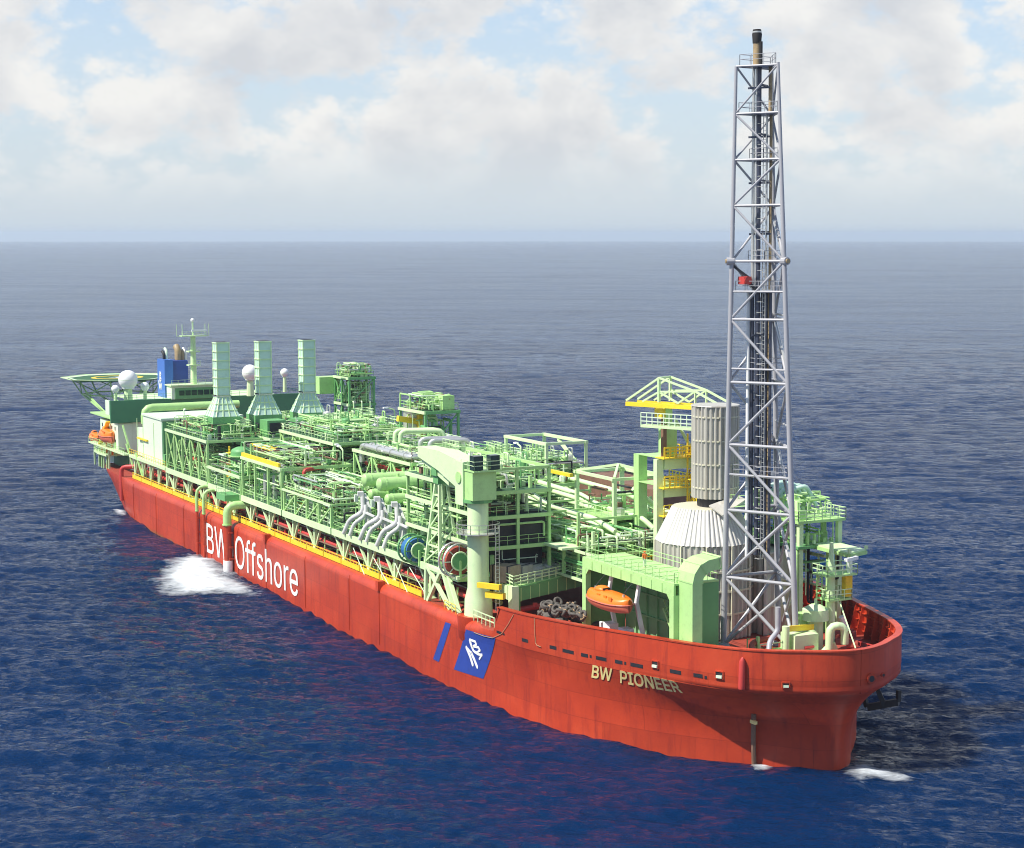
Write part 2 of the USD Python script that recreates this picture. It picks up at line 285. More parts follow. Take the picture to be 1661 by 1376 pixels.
# ---------------------------------------------------------------- the sea
def wave_height(x, y):
    """swell and wind sea: a sum of travelling sines, metres"""
    r = np.random.default_rng(11); h = np.zeros_like(x)
    for lam, amp, n in ((70, 0.10, 4), (33, 0.10, 6), (18, 0.09, 9), (10, 0.085, 12), (5.8, 0.060, 14)):
        for _ in range(n):
            th = math.radians(148) + r.normal(0, 0.42); k = 2 * math.pi / (lam * r.uniform(0.8, 1.25)); ph = r.uniform(0, 6.28)
            h += amp / math.sqrt(n) * 1.25 * np.sin(k * (x * math.cos(th) + y * math.sin(th)) + ph)
    f = np.clip((450 - np.hypot(x - CX, y - CY)) / 170, 0, 1)        # ripples, as far as the sheet is fine enough to carry them
    for lam, amp, n in ((3.6, 0.070, 14), (2.2, 0.045, 16), (1.5, 0.020, 12)):
        for _ in range(n):
            th = math.radians(148) + r.normal(0, 0.5); k = 2 * math.pi / (lam * r.uniform(0.8, 1.25)); ph = r.uniform(0, 6.28)
            h += f * amp / math.sqrt(n) * 2.2 * ((np.sin(k * (x * math.cos(th) + y * math.sin(th)) + ph) + 1) / 2) ** 1.8
    return h
def build_sea():
    # one sheet: fine near the ship and the camera, then ever coarser out to the horizon, bent with the Earth's curve
    near = np.concatenate([np.arange(130, 300, 0.40), np.arange(300, 450, 0.75), np.arange(450, 640, 1.2)]); far = [near[-1]]; st = 1.15
    while far[-1] < 34000: st *= 1.045; far.append(far[-1] + st)
    rr = np.concatenate([[0.5, 40, 80, 110], near, far[1:]])
    half = math.radians(20.5); dense = np.linspace(-half, half, 760); rest = np.linspace(half, 2 * math.pi - half, 40)[1:-1]
    th = np.concatenate([dense, rest]); n = len(th)
    a0 = math.atan2(FW[1], FW[0])
    R, T = np.meshgrid(rr, th, indexing='ij'); x = CX + R * np.cos(T + a0); y = CY + R * np.sin(T + a0)
    fade = np.clip(1 - (R - 500) / 900, 0, 1) * (np.abs(np.where(T > math.pi, T - 2 * math.pi, T)) <= half * 1.001)
    z = np.where(fade > 0, wave_height(x, y) * fade, 0) - R ** 2 / (2 * 6.37e6)
    i, j = np.meshgrid(np.arange(len(rr) - 1), np.arange(n), indexing='ij'); k = (j + 1) % n
    q = np.stack([i * n + j, (i + 1) * n + j, (i + 1) * n + k, i * n + k], -1).reshape(-1, 4)
    f = np.vstack([q[:, [0, 1, 2]], q[:, [0, 2, 3]]])
    return np.stack([x, y, z], -1).reshape(-1, 3), f
LOOKS['sea_water'] = usdkit.material(stage, '/World/Looks/sea_water', {
    'g': ('geometry', {}), 'm': ('mapping', {'scale': (1, 1, 1), 'rotation': (0, 0, math.radians(28))}), 'm2': ('mapping', {'mapping_type': 'texture', 'scale': (0.9, 1.3, 1.0), 'rotation': (0, 0, math.radians(150))}),
    'n0': ('noise_texture', {'scale': 0.055, 'detail': 4.0, 'roughness': 0.6, 'distortion': 0.3}), 's0': ('math', {'math_type': 'multiply', 'value2': 3.2}), 'ad0': ('math', {'math_type': 'add'}),
    'n1': ('noise_texture', {'scale': 0.42, 'detail': 3.0, 'roughness': 0.55, 'distortion': 0.4}), 'n2': ('noise_texture', {'scale': 1.5, 'detail': 4.0, 'roughness': 0.62, 'distortion': 0.5}),
    's1': ('math', {'math_type': 'multiply', 'value2': 1.3}), 's2': ('math', {'math_type': 'multiply', 'value2': 0.50}), 'ad': ('math', {'math_type': 'add'}),
    'b': ('bump', {'strength': 1.0, 'distance': 1.0}),
    'cn': ('noise_texture', {'scale': 0.006, 'detail': 3.0, 'roughness': 0.6}), 'cr': ('rgb_ramp', {'ramp': [(0.3, (0.0001, 0.0135, 0.055)), (0.7, (0.0002, 0.0195, 0.074))]}),
    'rm': ('mapping', {'mapping_type': 'texture', 'scale': (60.0, 260.0, 60.0), 'rotation': (0, 0, math.radians(150))}), 'rn': ('noise_texture', {'scale': 1.0, 'detail': 4.0, 'roughness': 0.6}), 'rr': ('map_range', {'from_min': 0.35, 'from_max': 0.65, 'to_min': 0.03, 'to_max': 0.09, 'clamp': True}),
    'p': ('principled_bsdf', {'roughness': 0.05, 'ior': 1.333, 'specular_ior_level': 0.09, 'subsurface_method': 'burley', 'subsurface_weight': 1.0, 'subsurface_scale': 6.0, 'subsurface_radius': (1.0, 1.0, 1.0)}),
}, [('g.position', 'm.vector'), ('g.position', 'm2.vector'), ('m2.vector', 'n1.vector'), ('m2.vector', 'n2.vector'), ('n1.fac', 's1.value1'), ('n2.fac', 's2.value1'), ('s1.value', 'ad.value1'), ('s2.value', 'ad.value2'),
    ('m2.vector', 'n0.vector'), ('n0.fac', 's0.value1'), ('s0.value', 'ad0.value1'), ('ad.value', 'ad0.value2'), ('ad0.value', 'b.height'), ('b.normal', 'p.normal'), ('g.position', 'cn.vector'), ('cn.fac', 'cr.fac'), ('cr.color', 'p.base_color'), ('g.position', 'rm.vector'), ('rm.vector', 'rn.vector'), ('rn.fac', 'rr.value'), ('rr.result', 'p.roughness')], surface='p.BSDF')
_v3, _f3 = build_sea()
sea = usdkit.mesh(stage, '/World/sea', (_v3, _f3), LOOKS['sea_water'], smooth=True)
tag(sea.GetPrim(), 'deep blue open sea with small wind waves, reaching the horizon', None, kind='structure')

# ---------------------------------------------------------------- the hull's form
D = 8.7
_T = np.array([(0, 0), (.45, 2.2), (1.3, 4.0), (2.6, 5.9), (3.8, 7.7), (6, 9.9), (10.5, 12.6), (17, 15.0), (21, 16.4), (28, 18.6), (37, 20.5), (45, 21), (300, 21)])
_W = np.array([(0, 0), (.25, 1.0), (1.3, 2.4), (5.2, 5.6), (10, 10), (17.5, 15.0), (26.8, 18.6), (40, 20.4), (55, 21), (300, 21)])
from scipy.interpolate import PchipInterpolator
_Tb, _Wb = PchipInterpolator(_T[:, 0], _T[:, 1] ** 2), PchipInterpolator(_W[:, 0], _W[:, 1] ** 2)
def flare(z): return np.clip(z / 8.0, 0, 1) ** 3.2
def x_stem(z): return -3.6 + 3.6 * flare(z)
def x_stern(z): return np.interp(z, [-4, 1.0, 3, 6, 8, 9], [-213, -216.5, -220.5, -226.5, -231.5, -232.5])
def half_breadth(x, z):
    x, z = np.broadcast_arrays(np.asarray(x, float), np.asarray(z, float))
    d = np.clip(x_stem(z) - x, 0, None); w = flare(z)
    b = (1 - w) * np.sqrt(np.maximum(_Wb(d), 0)) + w * np.sqrt(np.maximum(_Tb(d), 0))
    s = x - x_stern(z)                                       # run of the stern
    full = 1 - 0.13 * np.clip(1 - s / 26.0, 0, 1) ** 2.2 * np.clip(1.15 - 0.0 * z, 0, 1)
    return b * full
def bulwark_top(x): return 11.6 + 0.7 * np.clip((np.asarray(x, float) + 40) / 36, 0, 1)
def on_hull(px, py, out=0.0):
    """where a sight line first meets the starboard shell"""
    d = ray(px, py); lo = None
    for s in np.linspace(90, 560, 2400):
        p = ORG + d * s
        if p[1] > -half_breadth(p[0], p[2]) and p[0] < x_stem(p[2]):
            a, b = s - .2, s
            for _ in range(14):
                c = (a + b) / 2; p = ORG + d * c
                if p[1] > -half_breadth(p[0], p[2]) and p[0] < x_stem(p[2]): b = c
                else: a = c
            return ORG + d * a + V(0, -out, 0)
    return p

# ---------------------------------------------------------------- the hull
ship = Thing('ship_hull', 'long red ship hull with high bulwark round the bow, floating low in the blue sea', 'ship', (-120, 0, 0))
def inset(x, z):
    k = np.clip((-44 - x) / 3, 0, 1) * np.clip((x + 206) / 4, 0, 1); t = np.clip(z - (D - 1.1), 0, 1.1)
    return k * (1.1 - np.sqrt(np.maximum(1.1 ** 2 - t ** 2, 0)))
def shell_grid(zs, us, side, off=0.0, x_from=None, top=None):
    rows = []
    for z in zs:
        xa = x_stern(min(z, 9.0)) if x_from is None else x_from
        x = xa + (x_stem(min(z, 8.0)) - xa) * us
        zz = np.full_like(x, z) if top is None else D - 0.8 + (top(x) - (D - 0.8)) * z
        if top is not None: x = x_from + (0.0 - x_from) * us
        b = half_breadth(x, np.minimum(zz, 8.5))
        if off:   # step inward along the plan normal
            gx = np.gradient(x); gb = np.gradient(b); l = np.hypot(gx, gb) + 1e-9
            b2 = b - off * gx / l; x2 = x + off * gb / l; b2 = np.maximum(b2, 0); x = np.where(b2 <= 0, x_stem(8.0) - off, x2); b = b2
        else: b = np.maximum(b - inset(x, zz), 0)
        rows.append(np.stack([x, side * b, zz], -1))
    return np.array(rows)
def grid_faces(g, flip=False):
    a, b = g.shape[:2]; i, j = np.meshgrid(np.arange(a - 1), np.arange(b - 1), indexing='ij'); k = i * b + j
    f = np.vstack([np.stack([k, k + 1, k + b + 1], -1).reshape(-1, 3), np.stack([k, k + b + 1, k + b], -1).reshape(-1, 3)])
    return g.reshape(-1, 3), f[:, ::-1] if flip else f
US = np.concatenate([np.linspace(0, 0.84, 90)[:-1], 1 - 0.16 * np.linspace(1, 0, 90) ** 2.2])
ZS = np.concatenate([[-4, -2, -1], np.linspace(0, 7.6, 20), D - 1.1 + 1.1 * np.sin(np.linspace(0.0, 1, 7) * math.pi / 2)])
m = M(); gs = {}
for s in (-1, 1):
    g = shell_grid(ZS, US, s); gs[s] = g; m.add(*grid_faces(g, s > 0))
tr_ = np.stack([gs[-1][:, 0], gs[1][:, 0]], 1); m.add(*grid_faces(tr_, True))
ship.part('shell_plating', m, 'hull_red', smooth=28)
top = np.stack([gs[-1][-1], gs[1][-1]], 0); top[..., 2] = D - 0.03
ship.part('main_deck', grid_faces(top), 'deck_red')
UB = 1 - np.linspace(1, 0, 130) ** 1.8; XB = -41.5
def bulwark(side):
    m = M(); zs = [0, .25, .5, .75, 1.0]
    o = shell_grid(zs, UB, side, 0.0, XB, bulwark_top); i = shell_grid(zs, UB, side, 0.3, XB, bulwark_top)
    for g in (o, i):      # raked after end
        g[:, :3, 0] += np.linspace(0, 1.9, len(zs))[:, None] * np.array([1, .5, .1])
    o[..., 1] += side * 0.03
    m.add(*grid_faces(o, side > 0)); m.add(*grid_faces(i, side < 0))
    for e in (0, -1): m.add(*grid_faces(np.stack([o[:, e], i[:, e]], 1)))
    return m, o, i
for s in (-1, 1):
    m, o, i = bulwark(s); ship.part('bulwark', m, 'hull_red', smooth=30)
    c0, c1 = o[-1].copy(), i[-1].copy(); w = c1 - c0; cap = M()
    q = np.stack([np.stack([c0 - w * .25, c1 + w * 1.0], 1), np.stack([c0 - w * .25, c1 + w * 1.0], 1) + V(0, 0, .14)])
    cap.add(*grid_faces(q[1])); cap.add(*grid_faces(np.stack([q[0][:, 0], q[1][:, 0]]))); cap.add(*grid_faces(np.stack([q[0][:, 1], q[1][:, 1]])))
    ship.part('bulwark_cap_rail', cap, 'hull_red')
    # stays and stringers inside
    n = len(UB)
    for tier in (0.3, 0.55, 0.8):
        line = [i[0, k] * (1 - tier) + i[-1, k] * tier for k in range(4, n - 4, 3)]; st = M()
        for a, b in zip(line, line[1:]): st.beam(a, b, 0.5, 0.08)
        ship.part('bulwark_stringer', st, 'hull_red')
    for k in np.searchsorted(i[0, :, 0], np.arange(-39, -3, 2.4)):
        p, t = i[0, k], i[-1, k]; inward = V(-0.25, -s, 0); inward /= np.linalg.norm(inward)
        ship.part('bulwark_stay', M().plate([p, p + inward * 1.0, p + inward * .8 + (t - p) * .4, t + inward * .25, t], np.cross(inward, V(0, 0, 1)), 0.08), 'hull_red')

# joints between hull blocks, doubler strips
for x in (-199, -183, -165.2, -149.2, -134.6, -120.9, -103.5, -86, -75.2):
    zz = np.linspace(0.6, D - 0.5, 14); st = M()
    pts = [V(x, -half_breadth(x, z) + inset(np.array(x), np.array(z)) - 0.02, z) for z in zz]
    st.tube(pts, 0.09, 5); ship.part('weld_seam', st, 'hull_red')
for x in (-121.1, -75.4):    # notches in the gunwale
    ship.part('gunwale_lug', M().box((x, -20.75, D - .25), (.9, 1.0, 1.3)), 'hull_red')

# slots and fairleads through the bulwark at deck level
for (x0, x1, y, hh) in ((806, 814, 1026, 4), (816, 819, 1029, 3), (847, 857, 1039, 5), (892, 903, 1050.5, 5), (913, 931, 1057, 5), (943, 954, 1063, 5), (957, 960, 1065, 4), (967, 984, 1068.5, 5), (998, 1010, 1074, 5), (1013, 1016, 1076, 4), (1023, 1043, 1079.5, 5), (1087, 1105, 1090, 5), (1125, 1140, 1096, 5), (1143, 1147, 1099, 4)):
    a, b = on_hull(x0, y - (x1 - x0) * .1), on_hull(x1, y + (x1 - x0) * .1); zc = (a[2] + b[2]) / 2; a[2] = b[2] = zc
    d = (b - a) / np.linalg.norm(b - a); nrm = np.cross(d, V(0, 0, 1)); h = hh / 13 / 2
    q = [a - d * 0 + V(0, 0, -h), b + V(0, 0, -h), b + V(0, 0, h), a + V(0, 0, h)]
    ship.part('freeing_slot', M().plate([p + nrm * 0.02 for p in q], nrm, 0.03), 'dark_steel')
for (px, py, w, h) in ((1063.5, 1078, 13, 11), (1167.5, 1095, 13, 11), (1275, 1111.5, 11, 8)):
    c = on_hull(px, py); e = on_hull(px + 4, py + .6); d = e - c; d[2] = 0; d /= np.linalg.norm(d); nrm = np.cross(d, V(0, 0, 1)); w, h = w / 14.5, h / 14.5
    f = ship.part('fairlead', M().plate([c + nrm * .03 + d * a * w / 2 + V(0, 0, b * h / 2) for a, b in ((-1, -1), (1, -1), (1, 1), (-1, 1))], nrm, .05), 'dark_steel')
    rim = M()
    for a, b in (((-1, -1), (1, -1)), ((1, -1), (1, 1)), ((1, 1), (-1, 1)), ((-1, 1), (-1, -1))):
        rim.beam(*[c + nrm * .08 + d * k[0] * w / 2 + V(0, 0, k[1] * h / 2) for k in (a, b)], .12)
    f.part('rim', rim, 'hull_red'); f.part('roller', M().box(c + nrm * .12 + V(0, 0, -h * .22), (w * .7, w * .3, h * .35), math.atan2(d[1], d[0])), 'cream_paint')
for (px, py, r) in ((1413, 1101, .55), (1432, 1095, .25)):
    c = on_hull(px, py); e = on_hull(px + 3, py - .5); d = e - c; d[2] = 0; d /= np.linalg.norm(d); nrm = np.cross(d, V(0, 0, 1))
    f = ship.part('hawse_pipe', M().frustum(c - nrm * .1, r, c + nrm * .12, r, 14), 'hull_red'); f.part('throat', M().frustum(c, r * .6, c + nrm * .14, r * .6, 14), 'dark_steel')

# the vertical fender tube on the bulwark and the rusty pipe down to the water
a, b = on_hull(1208, 1074, .25), on_hull(1206, 1117, .35)
ship.part('fender_tube', M().tube([a + V(0, 0, .5), a + V(0, -.05, .1), V(a[0], a[1] - .1, b[2] + .3), V(a[0], a[1] - .1, b[2])], [.1, .32, .36, .34], 12), 'pipe_red', smooth=50)
a, b = on_hull(1224, 1158, .1), on_hull(1225, 1246, .1)
f = ship.part('sea_suction_pipe', M().tube([a, (a + b) / 2 + V(0, -.1, 0), b - V(0, 0, .8)], .26, 8), 'rust_brown')
f.part('pipe_clip', M().box(a + V(.2, -.15, -.8), (.9, .3, .35)), 'letter_cream')

# yellow barrier along the deck edge
def rail_line(pts, h=1.1, step=1.6, r=.035, mids=(.55,), m=None):
    """posts and rails along a polyline; the third coordinate is the deck"""
    m = m or M(); pts = [np.asarray(p, float) for p in pts]
    for a, b in zip(pts, pts[1:]):
        n = max(1, int(round(np.linalg.norm(b - a) / step)))
        for k in range(n + 1):
            p = a + (b - a) * k / n; m.beam(p, p + V(0, 0, h), r * 1.6)
        for hh in (h, *[h * q for q in mids]): m.beam(a + V(0, 0, hh), b + V(0, 0, hh), r * 1.7)
    return m
xs = np.arange(-204, -57, 7.0)
for k, (xa, xb) in enumerate(zip(xs, xs[1:])):
    m = rail_line([(xa + .15, -19.75, D), (xb - .15, -19.75, D)], 1.15, 1.17, .05, (.33, .66))
    m.box(((xa + xb) / 2, -19.78, D + .38), (xb - xa - .3, .06, .6)); ship.part('edge_barrier', m, 'safety_yellow')
m = rail_line([(-56, -20.3, D), (-52.2, -20.5, D)], 1.1, 1.2); ship.part('edge_barrier', m, 'safety_yellow')

# lettering
def lettering(text, height, bold, width_of=1.0):
    t = meshkit.text_mesh(text, height, 0.02, bold); parts = t.split(only_watertight=False)
    return sorted(parts, key=lambda q: q.bounds[0][0]), t.bounds
def flat_letters(text, x0, x1, z0, z1, y, bold, mat, name='letter'):
    parts, bd = lettering(text, 1.0, bold); capz = meshkit.text_mesh('B', 1.0, .02, bold).bounds
    sx = (x1 - x0) / (bd[1][0] - bd[0][0]); sz = (z1 - z0) / (capz[1][1] - capz[0][1])
    for q in parts:
        v = q.vertices; w = np.c_[x0 + (v[:, 0] - bd[0][0]) * sx, y - v[:, 2] * 1.0, z0 + (v[:, 1] - capz[0][1]) * sz]
        ship.part(name, (w, q.faces), mat)
flat_letters('BW', -151.5, -139.8, 1.9, 6.9, -21.06, False, 'letter_white')
flat_letters('Offshore', -136.0, -106.4, 1.75, 6.9, -21.06, False, 'letter_white')
def bent_letters(text, pa, pb, h, bold, mat):
    """on the curved bow plating between two sight points of the base line"""
    a, b = on_hull(*pa), on_hull(*pb); za, zb = a[2], b[2]
    xs = np.linspace(a[0] - 1, b[0] + 1, 200); z = np.interp(xs, [a[0], b[0]], [za, zb]); ys = -half_breadth(xs, z)
    s = np.concatenate([[0], np.cumsum(np.hypot(np.diff(xs), np.diff(ys)))]); sa, sb = np.interp([a[0], b[0]], xs, s)
    parts, bd = lettering(text, 1.0, bold)
    for q in parts:
        q = q.subdivide_to_size(0.3); v = q.vertices
        ss = sa + (v[:, 0] - bd[0][0]) / (bd[1][0] - bd[0][0]) * (sb - sa); x = np.interp(ss, s, xs); z = np.interp(x, [a[0], b[0]], [za, zb]) + v[:, 1] * h; x = x + .4 * v[:, 1] * h
        y = -half_breadth(x, z)
        ship.part('letter', (np.c_[x + .35 * (.03 + v[:, 2]), y - .05 - v[:, 2], z], q.faces), mat)
bent_letters('BW  PIONEER', (960, 1098.5), (1108, 1124), 1.45, True, 'letter_cream')

# the blue panel with the white emblem, and the stripe beside it
def on_side(px, py, out=0.0):
    p = at(px, py, y=-21.0); p[1] = -half_breadth(p[0], p[2]) - out; return p
def hull_quad(c, mat, name, out, n=6):
    c = [at(px, py, y=-20.9) for px, py in c]; g = []
    for i in np.linspace(0, 1, n):
        row = []
        for j in np.linspace(0, 1, n):
            p = (c[0] * (1 - j) + c[1] * j) * (1 - i) + (c[3] * (1 - j) + c[2] * j) * i; p[1] = -half_breadth(p[0], p[2]) - out; row.append(p)
        g.append(row)
    return ship.part(name, grid_faces(np.array(g), True), mat)
panel = hull_quad([(757, 1021), (803, 1035), (779, 1102), (736, 1086)], 'flag_blue', 'emblem_panel', .035)
hull_quad([(724, 1009), (733, 1012), (713, 1074), (704, 1069)], 'flag_blue', 'hull_stripe', .035)
def stroke_on_hull(pts, w, out=.06):
    m = M(); P = [on_side(px, py, out) for px, py in pts]
    for a, b in zip(P, P[1:]): m.beam(a, b, .02, w, up=(0, 0, 1))
    for p in P: m.frustum(p + V(0, .01, 0), w / 2, p + V(0, -.01, 0), w / 2, 10)
    return m
E_ = lambda x, y: (680 + x / 4.3, 950 + y / 4.3)
for pts, w in (([E_(348, 380), E_(355, 415), E_(367, 455)], .42), ([E_(350, 378), E_(385, 392), E_(390, 415), E_(366, 425)], .34), ([E_(366, 425), E_(402, 432), E_(410, 455), E_(386, 470), E_(372, 460)], .34),
               ([E_(322, 432), E_(345, 500), E_(358, 555)], .50), ([E_(352, 470), E_(370, 520), E_(386, 572)], .50), ([E_(330, 440), E_(352, 470)], .3), ([E_(372, 462), E_(395, 480), E_(420, 488)], .36), ([E_(420, 484), E_(402, 514)], .34)):
    panel.part('emblem_stroke', stroke_on_hull(pts, w * .8), 'letter_white')

# ropes left hanging over the bulwark
def rope(pts, name='rope'):
    ship.part(name, M().tube(pts, .035, 5), 'rope')
rope([on_hull(834, 997, .08), on_hull(826, 1012, .1), on_hull(815, 1028, .1), on_hull(800, 1035, .1), on_hull(786, 1032, .1), on_hull(770, 1026, .1)])
rope([on_hull(868, 1003, .08), on_hull(869, 1030, .1), on_hull(870, 1043, .1), on_hull(873, 1047, .15), on_hull(879, 1049, .15)])

# ---------------------------------------------------------------- haze over the sea
LOOKS['haze'] = usdkit.material(stage, '/World/Looks/haze', {'v': ('principled_volume', {'color': (0.75, 0.86, 0.96), 'density': HAZE, 'anisotropy': 0.2})}, volume='v.volume')
hz_ = UsdGeom.Mesh.Define(stage, '/World/haze'); _hv, _hf = M().box2((-42000, -42000, float(_v3[:, 2].min()) - 1), (42000, 42000, 86)).get()
hz_.CreatePointsAttr(Vt.Vec3fArray.FromNumpy(_hv.astype(np.float32))); hz_.CreateFaceVertexCountsAttr(Vt.IntArray.FromNumpy(np.full(len(_hf), 3, np.int32))); hz_.CreateFaceVertexIndicesAttr(Vt.IntArray.FromNumpy(_hf.astype(np.int32).ravel())); hz_.CreateSubdivisionSchemeAttr('none')
UsdShade.MaterialBindingAPI.Apply(hz_.GetPrim()).Bind(LOOKS['haze']); tag(hz_.GetPrim(), 'thin pale sea haze fading the far water', None, kind='stuff')

# ---------------------------------------------------------------- the flare tower
tower = Thing('flare_tower', 'tall tapering grey lattice flare tower with three tubular legs on the bow deck', 'tower', (-17, .5, D))
LT, LB, RTp, RB, CT, CB = V(-17.4, -3.8, 71.6), V(-19.2, -3.6, D), V(-13.8, -.9, 71.6), V(-11.9, .8, D), V(-18.3, 1.6, 71.6), V(-20.6, 4.8, D)
def fit_top(px, py, x): return at(px, py, x=x)
LT, RTp, CT = at(1194, 108, x=-17.4), at(1262, 101, x=-13.8), at(1252, 109, x=-18.3)
LB = at(1176, 935, z=17.0); LB = LT + (LB - LT) * (LT[2] - D) / (LT[2] - LB[2])
RB = at(1288, 948, z=17.0); RB = RTp + (RB - RTp) * (RTp[2] - D) / (RTp[2] - RB[2])
CB = at(1259, 760, x=-19.6); CB = CT + (CB - CT) * (CT[2] - D) / (CT[2] - CB[2])
LEG = {'L': (LB, LT), 'R': (RB, RTp), 'C': (CB, CT)}
def leg_at(k, z): b, t = LEG[k]; return b + (t - b) * (z - b[2]) / (t[2] - b[2])
def leg_z(k, py):
    zz = np.linspace(D, 72, 600)
    def pyof(z):
        w = to_world(leg_at(k, z)) - CAM; return 688 - FOC * (w @ UP) / (w @ FW)
    return float(np.interp(-py, [-pyof(z) for z in zz], zz))
for k in 'LRC':
    zt = leg_z('L', 424)
    b, t = LEG[k]; kn = leg_at(k, zt)
    tower.part('leg', M().tube([b, kn, t], [.33, .25, .17], 12), 'tower_grey', smooth=60)
LV = [leg_z('L', y) for y in (108, 185, 260, 334, 424, 518, 620, 721, 827, 936, 1046)]
faces = (('L', 'R'), ('L', 'C'), ('C', 'R'))
for fi, (p, q) in enumerate(faces):
    for i, z in enumerate(LV[:-1]):
        r = .11 + .0085 * i
        tower.part('horizontal_brace', M().tube([leg_at(p, z), leg_at(q, z)], r, 8), 'tower_grey')
        z2 = LV[i + 1]
        if i < 8:
            up = (i % 2 == 0) ^ (fi == 1)
            a, b = (leg_at(p, z2), leg_at(q, z)) if up else (leg_at(p, z), leg_at(q, z2))
            tower.part('diagonal_brace', M().tube([a, b], r, 8), 'tower_grey')
        else:
            tower.part('diagonal_brace', M().tube([leg_at(p, z2), leg_at(q, z)], r, 8), 'tower_grey')
            tower.part('diagonal_brace', M().tube([leg_at(p, z), leg_at(q, z2)], r, 8), 'tower_grey')
for py, (p, q) in ((598, 'LR'), (687, 'CR'), (769, 'LR'), (511, 'CR'), (473, 'LR')):
    z = leg_z('L', py); tower.part('thin_brace', M().tube([leg_at(p, z), leg_at(q, z)], .11, 8), 'tower_grey')
for k in 'LRC':    # hinge knuckles half way
    c = leg_at(k, leg_z('L', 424)); o = c - (leg_at('L', c[2]) + leg_at('R', c[2]) + leg_at('C', c[2])) / 3; o[2] = 0; o /= np.linalg.norm(o)
    tower.part('hinge_knuckle', M().tube([c - o * .25, c + o * .55], .42, 12), 'tower_grey').part('pin', M().tube([c + o * .5, c + o * .7], .25, 10), 'burnt_pipe')
cen = lambda z: (leg_at('L', z) + leg_at('R', z) + leg_at('C', z)) / 3
def tower_platform(py, size, full=True, dark=False):
    z = leg_z('L', py); poly = [leg_at(k, z) * .86 + cen(z) * .14 for k in 'LRC'] if full else None
    if not full:
        c = cen(z); h = size; poly = [c + V(*o, 0) for o in ((-h, -h * .6), (h, -h * .6), (h, h * .8), (-h, h * .8))]
    pf = tower.part('platform', M().plate([p - V(0, 0, .12) for p in poly], (0, 0, 1), .12), 'tower_grey')
    pf.part('railing', rail_line([*poly, poly[0]], 1.1, 1.4, .03), 'tower_grey')
for py, sz, fl in ((106, 2, True), (184, 2, True), (258, 1.3, False), (424, 1.5, False), (473, 2, True), (598, 1.6, False), (770, 2.2, True)): tower_platform(py, sz, fl)
# risers, flare lines and ladder inside the lattice
tz = leg_z('L', 106)
def inner(px, x, pyt, pyb, r, mat, name, n=10, label=None):
    r *= .66
    a, b = at(px, pyt, x=x), at(px, pyb, x=x); b = V(a[0], a[1], b[2]); return tower.part(name, M().tube([a, b], r, n), mat, label, smooth=60)
inner(1223.0, -17.6, 106, 470, .26, 'stainless', 'vent_riser'); inner(1228, -17.2, 106, 470, .16, 'stainless', 'vent_riser')
inner(1232, -17.0, 106, 900, .36, 'flare_pipe', 'flare_riser'); inner(1245, -16.6, 185, 470, .12, 'stainless', 'pilot_line')
inner(1214, -18.3, 473, 905, .30, 'white_paint', 'flare_riser', label='white riser pipe on the near side')
for px, r in ((1220.5, .34), (1226, .13), (1238, .38), (1243.5, .2), (1250, .24)): inner(px, -17.4 + .08 * (px - 1230), 475, 900, r, 'flare_pipe', 'flare_riser')
inner(1250, -16.2, 106, 185, .30, 'burnt_pipe', 'knockout_pot'); inner(1251, -16.6, 185, 470, .25, 'burnt_pipe', 'pilot_line'); inner(1249, -16.2, 475, 900, .36, 'burnt_pipe', 'flare_riser')
# hung brackets
for py in (142, 222, 297, 380, 545, 650, 715, 790, 855):
    z = leg_z('L', py); c = cen(z); tower.part('pipe_guide', M().box(c + V(-.3, -.2, 0), (2.4, .16, .2), .6), 'flare_pipe'); tower.part('pipe_guide', M().box(c + V(.2, .1, .22), (.16, 2.0, .2), .6), 'flare_pipe')
ld = M(); a0, b0 = at(1241, 186, x=-16.2), at(1241, 905, x=-16.2); b0 = V(a0[0], a0[1], b0[2])
for o in (-.25, .25): ld.beam(a0 + V(o, 0, 0), b0 + V(o, 0, 0), .07)
for z in np.arange(b0[2], a0[2], .45): ld.beam((a0[0] - .25, a0[1], z), (a0[0] + .25, a0[1], z), .05)
for z in np.arange(b0[2], a0[2], 1.1):
    ring = [V(a0[0] + .42 * math.cos(t), a0[1] - .4 + .42 * math.sin(t), z) for t in np.linspace(-math.pi, 0, 7)]; ld.tube(ring, .03, 4)
tower.part('caged_ladder', ld, 'stainless')
# the mottled sway brace beside the right leg, a red winch, and cable loops
for pyt, pyb in ((355, 424), (515, 600), (712, 818), (840, 905)):
    a, b = leg_at('C', leg_z('L', pyt)), leg_at('R', leg_z('L', pyb)); tower.part('cable_bundle', M().tube([a, a * .6 + b * .4 + V(.1, -.1, 0), b], .14, 6), 'stainless')
c = at(1208, 455, x=-17.6); w = tower.part('hoist_winch', M().box(c, (1.2, .9, .8)).frustum(c + V(-.7, 0, 0), .45, c + V(.7, 0, 0), .45, 10), 'pipe_red')
tower.part('hoist_arm', M().beam(leg_at('L', leg_z('L', 430)), c + V(.3, .3, .3), .28).beam(c + V(0, 0, .3), c + V(.9, 1.0, -1.2), .3), 'dark_steel')
# flare tip
c = cen(tz) ; tip = at(1228, 48, x=-16.9); base = V(tip[0], tip[1], tz)
t = tower.part('flare_tip', M().tube([base, base + V(0, 0, (tip[2] - tz) * .66)], .40, 12), 'burnt_pipe', smooth=60)
t.part('flare_stack', M().tube([base + V(.42, .2, 0), base + V(.42, .2, (tip[2] - tz) * .66)], .2, 10), 'soot')
t.part('burner', M().tube([base + V(0, 0, (tip[2] - tz) * .62), base + V(0, 0, (tip[2] - tz) * .86), tip], [.46, .52, .42], 12), 'soot', smooth=60)
t.part('burner_ring', M().tube([tip - V(0, 0, .35), tip - V(0, 0, .2)], .5, 12), 'stainless')
